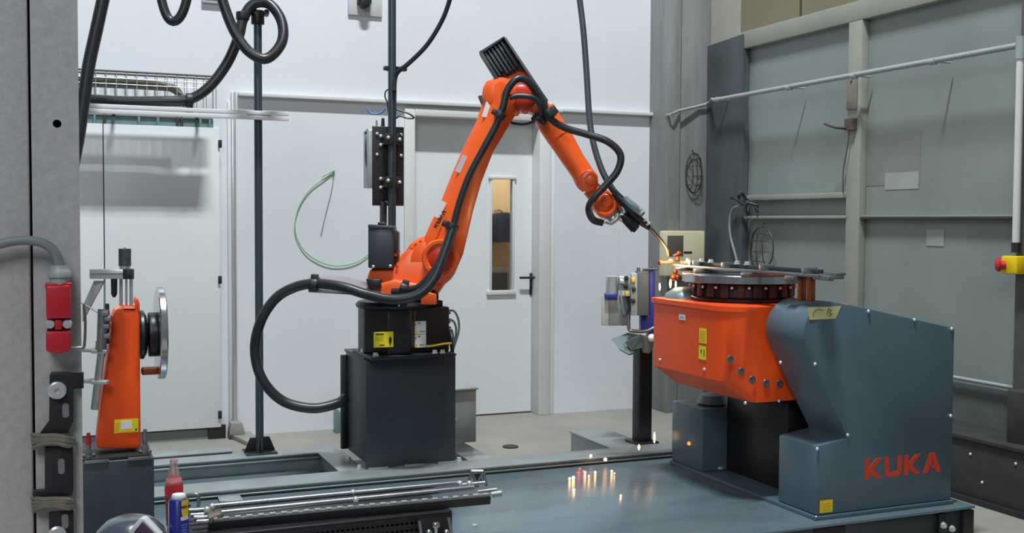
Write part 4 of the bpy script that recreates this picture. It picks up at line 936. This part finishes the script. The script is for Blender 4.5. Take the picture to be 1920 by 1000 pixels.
# pneumatic arm assembly left of the tailstock
pn = thing('clamping_cylinder', P(180, 770, DT), 'silver pneumatic cylinder with aluminium arm beside the orange tailstock', 'cylinder')
def TT(px, py, d=DT-.02): return P(px, py, d)
MB().cyl(TT(177,768), TT(190,660), .013).build('cylinder_tube', steel, pn)
MB().cyl(TT(190,660), TT(193,580), .017).build('cylinder_body', steeld, pn)
MB().cyl(TT(187,655), TT(188,640), .015).build('brass_nut', mat('brass', (180,160,90), .35, metal=.7), pn)
for y in (655, 713): 
    MB().obb(TT(188, y+4), CR, CU, CF, .028, .007, .014).build('clamp_ring', zinc, pn, bevel=.003)
    MB().cyl(TT(130, y, DT+.02), TT(186, y+2, DT), .009).build('support_arm', zinc, pn)
MB().obb(TT(205,514,DT), CR, CU, CF, .064, .017, .016).build('arm_profile', alu, pn, bevel=.003)
MB().obb(TT(241,514,DT), CR, CU, CF, .014, .018, .018).build('profile_end', blackp, pn, bevel=.002)
MB().obb(TT(205,514,DT-.016), CR, CU, CF, .064, .002, .001).build('profile_groove', steeld, pn)
kn = MB().lathe([(0,0),(.021,0),(.021,.060),(0,.060)], TT(234, 499, DT), CU, 26).build('knurled_knob', mat('knurled_steel', (90,98,98), .35, metal=.6, var=.2, scale=60), pn)
MB().cyl(TT(234,505,DT), TT(234,497,DT), .018).build('knob_collar', alu, pn)
MB().cyl(TT(234,468,DT), TT(234,464,DT), .003).build('knob_pin', alu, pn)
for x in (227, 237, 246): MB().cyl(TT(x, 522, DT+.03), TT(x, 574, DT+.03), .006 if x != 237 else .004).build('guide_rod', alu, pn)
MB().cyl(TT(214,523,DT), TT(214,552,DT), .011, .010).cyl(TT(214,552,DT), TT(214,558,DT), .010, .004).build('shock_absorber', blackc, pn)
MB().prism([TT(*p, DT+.02) for p in ((176,526),(196,526),(154,604),(154,576))], CF*.012).build('diagonal_brace', zinc, pn, bevel=.002)
MB().cyl(TT(196,524,DT+.01), TT(196,580,DT+.01), .003).build('thin_rod', greyp, pn)
MB().tube([TT(140,560,DT), TT(165,575,DT), TT(186,588,DT)], .003, 6, 4).build('sensor_wire', steeld, pn)
for x, y in ((198,588),(203,598),(200,612),(201,630)): MB().cyl(TT(x-5, y, DT-.03), TT(x+6, y, DT-.03), .011, n=10).build('fitting', steeld, pn)
MB().box(TT(198,570,DT), TT(206,646,DT)+V((0,.03,0))).build('valve_bar', blackp, pn, bevel=.003)
# ================================================================== FOREGROUND COLUMN
fc = thing('foreground_column', P(75, 1000, 1.78), 'silver hammered-paint steel column at the left edge', 'column')
DCy = onY(100, 415, 1.55).y
yq = 1.55
def CY(px, py, y=yq): return onY(px, py, y)
hz = CY(107, 232)
xs0, xs1 = CY(62, 500).x, CY(151, 500).x
# face plate with a real round hole
def holed(x0, x1, z0, z1, y0, th, c, r, n=24):
    mb = MB(); ring0 = []; sq = []
    L = r*2.2
    for k in range(n):
        a_ = 2*math.pi*k/n; ring0.append((c.x+r*math.cos(a_), c.z+r*math.sin(a_)))
        m_ = max(abs(math.cos(a_)), abs(math.sin(a_))); sq.append((c.x+L*math.cos(a_)/m_, c.z+L*math.sin(a_)/m_))
    for yy, flip in ((y0, 0), (y0+th, 1)):
        vs = [V((a_, yy, b_)) for a_, b_ in ring0]+[V((a_, yy, b_)) for a_, b_ in sq]
        mb.add(vs, [(k, (k+1) % n, (k+1) % n+n, k+n) for k in range(n)])
        X0, X1, Z0, Z1 = c.x-L, c.x+L, c.z-L, c.z+L
        for (a_, b_, c_, d_) in ((x0, X0, z0, z1), (X1, x1, z0, z1), (X0, X1, z0, Z0), (X0, X1, Z1, z1)):
            mb.add([V((a_, yy, c_)), V((b_, yy, c_)), V((b_, yy, d_)), V((a_, yy, d_))], [(0,1,2,3)])
    vs = [V((a_, y0, b_)) for a_, b_ in ring0]+[V((a_, y0+th, b_)) for a_, b_ in ring0]
    mb.add(vs, [(k, (k+1) % n, (k+1) % n+n, k+n) for k in range(n)])
    return mb
hr_ = (CY(98, 232)-CY(116, 232)).length/2*.92
holed(xs0, xs1, 0, 2.6, yq, .006, hz, hr_).build('front_plate', colm, fc, ang=30)
MB().box((xs0, yq+.006, 0), (xs0+.004, yq+.10, 2.6)).box((xs1-.004, yq+.006, 0), (xs1, yq+.10, 2.6)).box((xs0, yq+.10, 0), (xs1, yq+.104, 2.6)).build('tube_walls', colm, fc)
xg = CY(57.5, 500).x
MB().box((CY(-60, 500).x, yq-.002, 0), (xg, yq+.11, 2.6)).build('side_post', colm, fc, bevel=.003)
MB().box((xg, yq+.03, 0), (xs0, yq+.09, 2.6)).build('dark_gap_strip', blackp, fc)  # black strip stands in for the darkness of the gap beside the post
# limit switch
sw = thing('limit_switch', CY(109, 663, yq-.03), 'red interlock switch with grey gland on the foreground column', 'switch')
s0, s1, s2, s3 = CY(86, 536, yq-.03), CY(133, 597, yq-.03), CY(86, 622, yq-.03), CY(133, 662, yq-.03)
MB().box((s0.x, yq-.035, s1.z), (s1.x, yq, s0.z)).build('switch_body', redp, sw, bevel=.003)
MB().box((s0.x+.001, yq-.026, s2.z), (s1.x-.001, yq, s1.z)).build('waist', blackp, sw)
MB().prism([V((s2.x, yq-.035, s2.z)), V((s3.x, yq-.035, s2.z)), V((s3.x, yq-.035, s3.z+.004)), V((s3.x-.012, yq-.035, s3.z)), V((s2.x+.012, yq-.035, s3.z)), V((s2.x, yq-.035, s3.z+.004))], (0, .035, 0)).build('switch_head', redp, sw, bevel=.002)
MB().box((CY(103,600,yq-.03).x, yq-.032, s2.z+.002), (CY(116,600,yq-.03).x, yq-.02, s1.z-.002)).build('centre_tab', redp, sw, bevel=.001)
sc1 = shared(MB().lathe([(0,0),(.0062,0),(.0062,.002),(.005,.004),(0,.004)], (0,0,0), Z3, 16).box((-.004,-.0008,.0038),(.004,.0008,.0046)), 'screw', bolt_m)
for px in (94, 126): inst(sc1, 'screw', CY(px, 608, yq-.0275), sw, NY)
g0 = CY(112, 533, yq-.018); zg = CY(112, 498, yq-.018).z
MB().lathe([(0,0),(.0125,0),(.0125,.008),(.0145,.009),(.0145,.016),(.0125,.018),(.0115,.022),(.011,zg-g0.z),(0,zg-g0.z)], g0, Z3, 14).build('cable_gland', greyp, sw)
MB().tube([V((g0.x, g0.y, zg-.004)), CY(109,488,yq-.018), CY(100,470,yq-.02), CY(80,456,yq-.022), CY(50,451,yq-.022), CY(20,453,yq-.022), CY(0,458,yq-.022), CY(-40,466,yq-.022)], .0062, 12, 6).build('cable', cablegrey, sw)
MB().box((CY(86,538,yq-.036).x-.001, yq-.03, s0.z-.004), (CY(133,536,yq-.036).x+.001, yq-.006, s0.z+.003)).build('cap', redp, sw, bevel=.001)
w_ = MB().tube([V((s3.x, yq-.01, CY(133,652).z)), CY(150,652,yq-.01), CY(158,650,yq-.01), CY(160,600,yq-.01), CY(157,570,yq-.01)], .0018, 8, 3).build('actuator_rod', steeld, sw)
# black slotted bracket with wraps
bk = thing('slotted_bracket', CY(110, 990, yq-.01), 'black slotted bracket wrapped with dusty tape on the foreground column', 'bracket')
def BY(px, py): return CY(px, py, yq-.014)
MB().prism([BY(*p) for p in ((96,698),(157,698),(157,729),(138,730),(138,790),(128,812),(72,817),(92,790),(93,705))], (0, .006, 0)).build('plate', blackp, bk, bevel=.001)
MB().prism([BY(*p) for p in ((84,838),(137,838),(138,918),(135,930),(62,935),(62,920),(84,918))], (0, .006, 0)).build('plate', blackp, bk, bevel=.001)
MB().prism([BY(*p) for p in ((92,962),(138,958),(138,1060),(92,1060))], (0, .006, 0)).build('plate', blackp, bk, bevel=.001)
slotm = mat('slot_grey', (120, 120, 124), .5)
def slotp(px, py, ww, hh):
    c_ = CY(px, py, yq-.0145); k_ = (CY(px+1, py, yq-.0145)-c_).length; pts_ = []
    for i in range(16):
        a_ = 2*math.pi*i/16; pts_.append(c_+X3*k_*ww/2*math.cos(a_)+Z3*k_*(ww/2*math.sin(a_)+(hh-ww)/2*(1 if math.sin(a_) > 0 else -1)))
    MB().prism(pts_, (0, -.0006, 0)).build('slot', slotm, bk)
for a_ in ((123,770,13,30),(115,875,13,32),(122,978,13,30)): slotp(*a_)
for py in (732, 1003): inst(shared(MB().lathe([(0,0),(.0115,0),(.0115,.003),(.009,.005),(.009,.009),(.0035,.009),(.0035,.006),(0,.006)], (0,0,0), Z3, 20), 'screw', bolt_m), 'screw', CY(107, py, yq-.015), bk, NY)
random.seed(5)
for yc_, h_ in ((826, 18), (945, 18)):
    for k in range(4):
        y_ = yc_-h_/2+h_*(k+.5)/4+random.uniform(-1, 1); th = 2.6
        MB().tube([CY(60+k, y_+4*(k-1), yq-.008), CY(80, y_-1, yq-.020), CY(105, y_-2, yq-.020), CY(128, y_+random.uniform(-2,4), yq-.020), CY(140, y_+random.uniform(-1,7), yq-.006)], [.003,.0036,.0034,.003,.0022], 8, 5).build('wrap', wrapm, bk)
# ================================================================== FRONT TABLE, CLAMP BARS, BOTTLE, CAN, HELMET
tb = thing('perforated_table', onZ(620, 960, .50), 'black perforated steel table at the bottom edge', 'table')
zt2 = .50
A_, B_ = onZ(420, 999, zt2), onZ(848, 958, zt2)
yf2 = B_.y; x0t, x1t = onZ(345, 975, zt2).x, B_.x
dpt = .30
MB().box((x0t, yf2, zt2-.008), (x1t, yf2+dpt, zt2)).build('top_plate', perf, tb, bevel=.002)
# perforated apron built as a grid with real openings
def perfo(x0, x1, z0, z1, y, nx, nz, m, nm):
    mb = MB(); dx, dz_ = (x1-x0)/nx, (z1-z0)/nz; r = min(dx, dz_)*.27
    for i in range(nx):
        for j in range(nz):
            cx_, cz_ = x0+dx*(i+.5+(0 if j % 2 else 0)), z0+dz_*(j+.5); vs = []
            for k in range(8):
                a_ = 2*math.pi*(k+.5)/8; mm_ = max(abs(math.cos(a_)), abs(math.sin(a_)))
                vs.append(V((cx_+r*math.cos(a_)*1.3, y, cz_+r*math.sin(a_))))
            sqv = []
            for k in range(8):
                a_ = 2*math.pi*(k+.5)/8; mm_ = max(abs(math.cos(a_)), abs(math.sin(a_))); sqv.append(V((cx_+dx/2*math.cos(a_)/mm_, y, cz_+dz_/2*math.sin(a_)/mm_)))
            mb.add(vs+sqv, [(k, (k+1) % 8, (k+1) % 8+8, k+8) for k in range(8)])
            # corners
            for sx_, sz_ in ((1,1),(-1,1),(-1,-1),(1,-1)):
                e1 = V((cx_+sx_*dx/2, y, cz_+sz_*dz_/2*math.tan(math.pi/8))); e2 = V((cx_+sx_*dx/2*math.tan(math.pi/8), y, cz_+sz_*dz_/2)); e3 = V((cx_+sx_*dx/2, y, cz_+sz_*dz_/2))
                mb.add([e1, e3, e2], [(0,1,2)])
    return mb.build(nm, m, tb)
ap = perfo(x0t, x1t-.11, zt2-.13, zt2-.016, yf2+.004, 44, 5, perf, 'perforated_apron')
MB().box((x0t, yf2, zt2-.016), (x1t, yf2+.02, zt2-.008)).box((x0t, yf2, zt2-.145), (x1t, yf2+.006, zt2-.13)).build('apron_rim', perf, tb, bevel=.001)
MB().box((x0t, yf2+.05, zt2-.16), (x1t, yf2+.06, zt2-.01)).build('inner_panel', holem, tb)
MB().box((x1t-.11, yf2, zt2-.14), (x1t, yf2+.02, zt2-.012)).build('corner_panel', blackp, tb, bevel=.002)
for x in (x0t+.02, x1t-.04):
    for y in (yf2+.03, yf2+dpt-.04): MB().box((x-.015, y-.015, ZD), (x+.015, y+.015, zt2-.008)).build('leg', blackp, tb, bevel=.002)
# perforation dimples on the top plate
dm = MB()
for i in range(60):
    for j in range(4):
        dm.cyl((x0t+.01+(x1t-x0t-.02)*(i+.5*(j % 2))/60, yf2+.03+j*.05, zt2), (x0t+.01+(x1t-x0t-.02)*(i+.5*(j % 2))/60, yf2+.03+j*.05, zt2+.0012), .006, n=8)
tag(dm.build('perforation', holem, tb), kind='stuff')
# small screws standing in front at the right corner
def KK(px, py, y): return onY(px, py, y)
yk = yf2-.02
vice = thing('corner_vice', KK(815, 1040, yk), 'small bracket with silver thumb screws at the table corner', 'clamp')
for (a_, b_) in (((786,978),(794,1030)), ((841,972),(849,1020))): MB().tube([KK(*a_, yk), KK(*b_, yk)], .006, 10, 0).build('rod', steeld, vice)
MB().lathe([(0,0),(.006,0),(.006,.022),(.014,.024),(.014,.034),(.009,.040),(0,.040)], KK(817, 1002, yk-.01), Z3, 14).build('thumb_screw', steel, vice)
for px in (804, 837): MB().sphere(KK(px, 999, yk-.01), .011, 8).build('ball_nut', steel, vice)
MB().box(KK(786,1008,yk)+V((0,-.02,-.03)), KK(852,1008,yk)+V((0,.018,0))).build('bracket', blackp, vice, bevel=.003)
# clamp bars: long rods lying along the table back edge
cbx = thing('clamp_bars', onZ(640, 930, zt2), 'long polished clamping rods and rail lying along the table', 'clamping rods')
zb_ = zt2+.02
def BX(px, py, d=3.75): return P(px, py, d)
def ZZ(px, py, z): return onZ(px, py, z)
def rod(p, q, r, z, m, nm='rod'):
    a_, b_ = ZZ(*p, z), ZZ(*q, z); o = MB().tube([a_, b_], r, 12, 0).build(nm, m, cbx); return o
rod((398,950), (864,906), .0085, zt2+.055, steeld)
rod((415,962), (888,915), .0085, zt2+.045, steeld)
# rail with serrated top
ra, rb_ = ZZ(390, 974, zt2+.035), ZZ(918, 926, zt2+.035)
u_ = (rb_-ra).normalized(); nn = Z3.cross(u_)
MB().prism([ra-nn*.012, ra+nn*.02, ra+nn*.02-Z3*.018, ra-nn*.008-Z3*.018], rb_-ra).build('rail', steeld, cbx, bevel=.002)
MB().prism([ra-nn*.013-Z3*.008, ra-nn*.009-Z3*.008, ra-nn*.003-Z3*.033, ra-nn*.008-Z3*.033], rb_-ra).build('rail_lip', blackp, cbx)
nseg = 26; pad = MB().box((-.009,-.004,0), (.009,.004,.005)); padm = shared(pad, 'pad', bolt_m, .001)
for k in range(nseg):
    o = link(padm, 'rail_pad', ra.lerp(rb_, (k+.5)/nseg)-nn*.009+Z3*.0, cbx); o.rotation_euler.z = math.atan2(u_.y, u_.x)
for (x, y) in ((398,950),(388,956),(662,924),(667,937),(862,907),(880,907)): MB().sphere(ZZ(x, y, zt2+.057), .0095, 7).build('ball_end', bolt_m, cbx)
for k, (x, y) in enumerate(((362,957),(366,966),(372,971),(377,978))):
    MB().tube([ZZ(x-8, y+1, zt2+.045-.004*k), ZZ(x+20, y-1, zt2+.045-.004*k)], .0065, 10, 0).build('end_pin', steel, cbx)
MB().prism([ZZ(*p, zt2+.045) for p in ((384,958),(412,950),(420,962),(392,972))], (0,0,-.02)).build('end_block', mat('bronze_block', (120,112,98), .4, metal=.4), cbx, bevel=.002)
MB().tube([P(352,928,3.62), P(368,927,3.62), P(372,932,3.62), P(371,955,3.62), P(352,957,3.62), P(351,930,3.62)], .006, 10, 2).build('shackle', steeld, cbx)
# right end: small yoke
yo = MB()
for a_, b_ in (((884,884),(876,914)), ((884,884),(896,914)), ((906,884),(912,912)), ((906,884),(892,914)), ((884,884),(906,884))): yo.tube([P(*a_, 3.95), P(*b_, 3.95)], .006, 8, 0)
yo.build('yoke', steeld, cbx)
MB().prism([P(*p, 3.95) for p in ((888,890),(900,888),(906,908),(892,910))], CF*.01).build('yoke_plate', blackp, cbx)
for a_, b_ in (((896,922),(932,918)), ((905,926),(938,924)), ((862,910),(910,905))): MB().tube([P(*a_, 3.92), P(*b_, 3.92)], .006, 10, 0).build('end_pin', steeld, cbx)
MB().cyl(P(922,928,3.9), P(941,925,3.9), .012, n=12).build('end_knob', steeld, cbx)
q = onZ(890, 988, ZD)
tag(MB().cyl(q, q+Z3*.008, .012, n=6).build('loose_nut', bolt_m), 'tiny pale nut lying on the deck by the table corner', 'nut')
# low stand (below the frame) that carries can, bottle and helmet
DS = 3.0
sb_ = P(300, 1100, DS); sb_.z = .44
stn = thing('low_stand', V((P(290,1000,2.9).x, P(290,1000,2.9).y, ZD)), 'low grey work stand under the spray can and bottle at the bottom left', 'stand')
xa_, xb_, ya_, yb2_ = P(180,1000,2.9).x, P(352,1000,2.9).x, P(300,1000,2.62).y, P(300,1000,3.12).y
MB().box((xa_, ya_, .42), (xb_+.02, yb2_, .44)).build('stand_top', beamm, stn, bevel=.002)
for x in (xa_+.03, xb_-.02):
    for y in (ya_+.03, yb2_-.03): MB().box((x-.015, y-.015, .0), (x+.015, y+.015, .42)).build('leg', beamm, stn, bevel=.002)
# spray can
c_ = P(335, 935, 2.92); cr_ = .0265
can = thing('spray_can', V((c_.x, c_.y, .44)), 'blue and yellow lubricant spray can with white cap', 'spray can')
zc1 = P(335, 935, 2.92).z
MB().lathe([(0,0),(cr_,0),(cr_,zc1-.44-.004),(cr_-.004,zc1-.44),(0,zc1-.44)], V((c_.x, c_.y, .44)), Z3, 32).build('can_body', canblue, can)
MB().lathe([(0,0),(.018,0),(.019,.006),(.016,.012),(0,.013)], V((c_.x, c_.y, zc1)), Z3, 24).build('cap', whitel, can)
nd = (CC-c_); nd.z = 0; nd.normalize()
def curved(cx3, r, a0_, a1_, z0, z1, m, parent, nm, off=.0006, n=10, circ=False):
    # a patch wrapped on a cylinder; angles in degrees measured from the viewer-facing side
    base = math.atan2(nd.y, nd.x); rings_ = []
    mb = MB()
    if circ:
        ca, cz_ = (a0_+a1_)/2, (z0+z1)/2; ra_, rz_ = (a1_-a0_)/2, (z1-z0)/2; pts_ = [(ca, cz_)]+[(ca+ra_*math.cos(2*math.pi*i/24), cz_+rz_*math.sin(2*math.pi*i/24)) for i in range(24)]
        vs = [V((cx3.x+(r+off)*math.cos(base+math.radians(a)), cx3.y+(r+off)*math.sin(base+math.radians(a)), z)) for a, z in pts_]
        mb.add(vs, [(0, i+1, (i+1) % 24+1) for i in range(24)])
    else:
        for i in range(n):
            a_, b_ = a0_+(a1_-a0_)*i/n, a0_+(a1_-a0_)*(i+1)/n
            pt_ = lambda a, z, o: V((cx3.x+(r+o)*math.cos(base+math.radians(a)), cx3.y+(r+o)*math.sin(base+math.radians(a)), z))
            mb.add([pt_(a_,z0,off), pt_(b_,z0,off), pt_(b_,z1,off), pt_(a_,z1,off)], [(0,1,2,3)])
    return mb.build(nm, m, parent)
def zat(py, d=2.92): return P(335, py, d).z
zz_ = lambda y: P(335, y, 2.92).z
curved(c_, cr_, 15, 65, zz_(957), zz_(935), yelp, can, 'shield_print', .0008)
curved(c_, cr_, 15, 65, zz_(968), zz_(946), yelp, can, 'shield_print', .0008, circ=True)
curved(c_, cr_, -90, -66, .442, zc1-.006, whitel, can, 'white_stripe', .0004)
curved(c_, cr_, 10, 62, zz_(973), zz_(966), whitel, can, 'script_print', .0008)
for k in range(6): curved(c_, cr_, 12+3*(k % 2), 56-4*(k % 3), zz_(983+k*5), zz_(980+k*5), lblue, can, 'print_line', .0008)
base = math.atan2(nd.y, nd.x)
aa = base+math.radians(34); n3 = V((math.cos(aa), math.sin(aa), 0)); u3 = V((-n3.y, n3.x, 0))
text(can, 'WD-40', V((c_.x, c_.y, 0))+n3*(cr_+.0022)-u3*.0125+Z3*zz_(950), u3, n3, .0095, inkb, bold=.0003)
# bottle
cbt = P(326, 900, 3.06)
bt = thing('soda_bottle', V((cbt.x, cbt.y, .44)), 'slim contour glass soda bottle with red label behind the can', 'bottle')
def zb2(py): return P(326, py, 3.06).z-.44
kx = 3.06/2050
prof_ = [(0,0),(13.5*kx,0.002),(14.5*kx,.02),(13*kx,zb2(985)),(14.8*kx,zb2(950)),(16*kx,zb2(920)),(15*kx,zb2(905)),(12*kx,zb2(893)),(8.6*kx,zb2(880)),(6.4*kx,zb2(871)),(6.2*kx,zb2(868)),(7.2*kx,zb2(867)),(7.2*kx,zb2(862)),(0,zb2(862))]
MB().lathe(prof_, V((cbt.x, cbt.y, .44)), Z3, 32).build('glass_body', glassp, bt)
nd = (CC-cbt); nd.z = 0; nd.normalize()
rl = MB()
rr2 = [(16.2*kx+.0006, zb2(928)), (16.6*kx+.0006, zb2(917)), (16.2*kx+.0006, zb2(909))]
rl.loft([[V((cbt.x+r_*math.cos(a_), cbt.y+r_*math.sin(a_), .44+h_+(.004*math.cos(a_*1+1.2) if k_ == 2 else 0))) for a_ in [2*math.pi*i/28 for i in range(28)]] for k_, (r_, h_) in enumerate(rr2)], caps=False)
rl.build('red_label', redlabel, bt)
rl = MB().loft([[V((cbt.x+r_*math.cos(a_), cbt.y+r_*math.sin(a_), .44+h_)) for a_ in [2*math.pi*i/28 for i in range(28)]] for r_, h_ in ((14*kx+.0006, zb2(985)), (15.0*kx+.0006, zb2(950)), (16.2*kx+.0006, zb2(930)))], caps=False)
rl.build('lower_label', mat('dark_red_label', (140, 30, 56), .4), bt)
rl = MB().loft([[V((cbt.x+r_*math.cos(a_), cbt.y+r_*math.sin(a_), .44+h_)) for a_ in [2*math.pi*i/28 for i in range(28)]] for r_, h_ in ((14.6*kx+.0008, zb2(903)), (12.6*kx+.0012, zb2(894)))], caps=False)
rl.build('neck_print', mat('pale_red_print', (226,130,130), .4), bt)
# helmet
hc = P(250, 1040, 2.86)
hm = thing('welding_helmet', V((hc.x, hc.y, .44)), 'dark glossy welding helmet with silver-rimmed visor, only its top in view', 'welding helmet')
MB().lathe([(.09,-.05),(.098,0),(.098,.03),(.085,.07),(.06,.095),(.03,.106),(0,.108)], V((P(245,1000,2.88).x, P(245,1000,2.88).y, P(245,968,2.88).z-.106)), Z3, 32).build('shell', helmetm, hm)
zc_ = P(268, 1000, 2.76)
vd = V((.25, -.9, .35)).normalized(); vu = V((.75, 0, -.45)).normalized(); vv = vd.cross(vu)
a_ = P(262, 996, 2.75)
vo = MB().prism([P(*p, 2.76) for p in ((240,998),(262,972),(270,972),(300,1004),(290,1040),(250,1040))], CF*.03).build('visor_frame', silverp, hm, bevel=.004)
MB().prism([P(*p, 2.755) for p in ((251,998),(267,978),(293,1006),(284,1036),(256,1036))], CF*.01).build('visor_glass', visor, vo, bevel=.002)
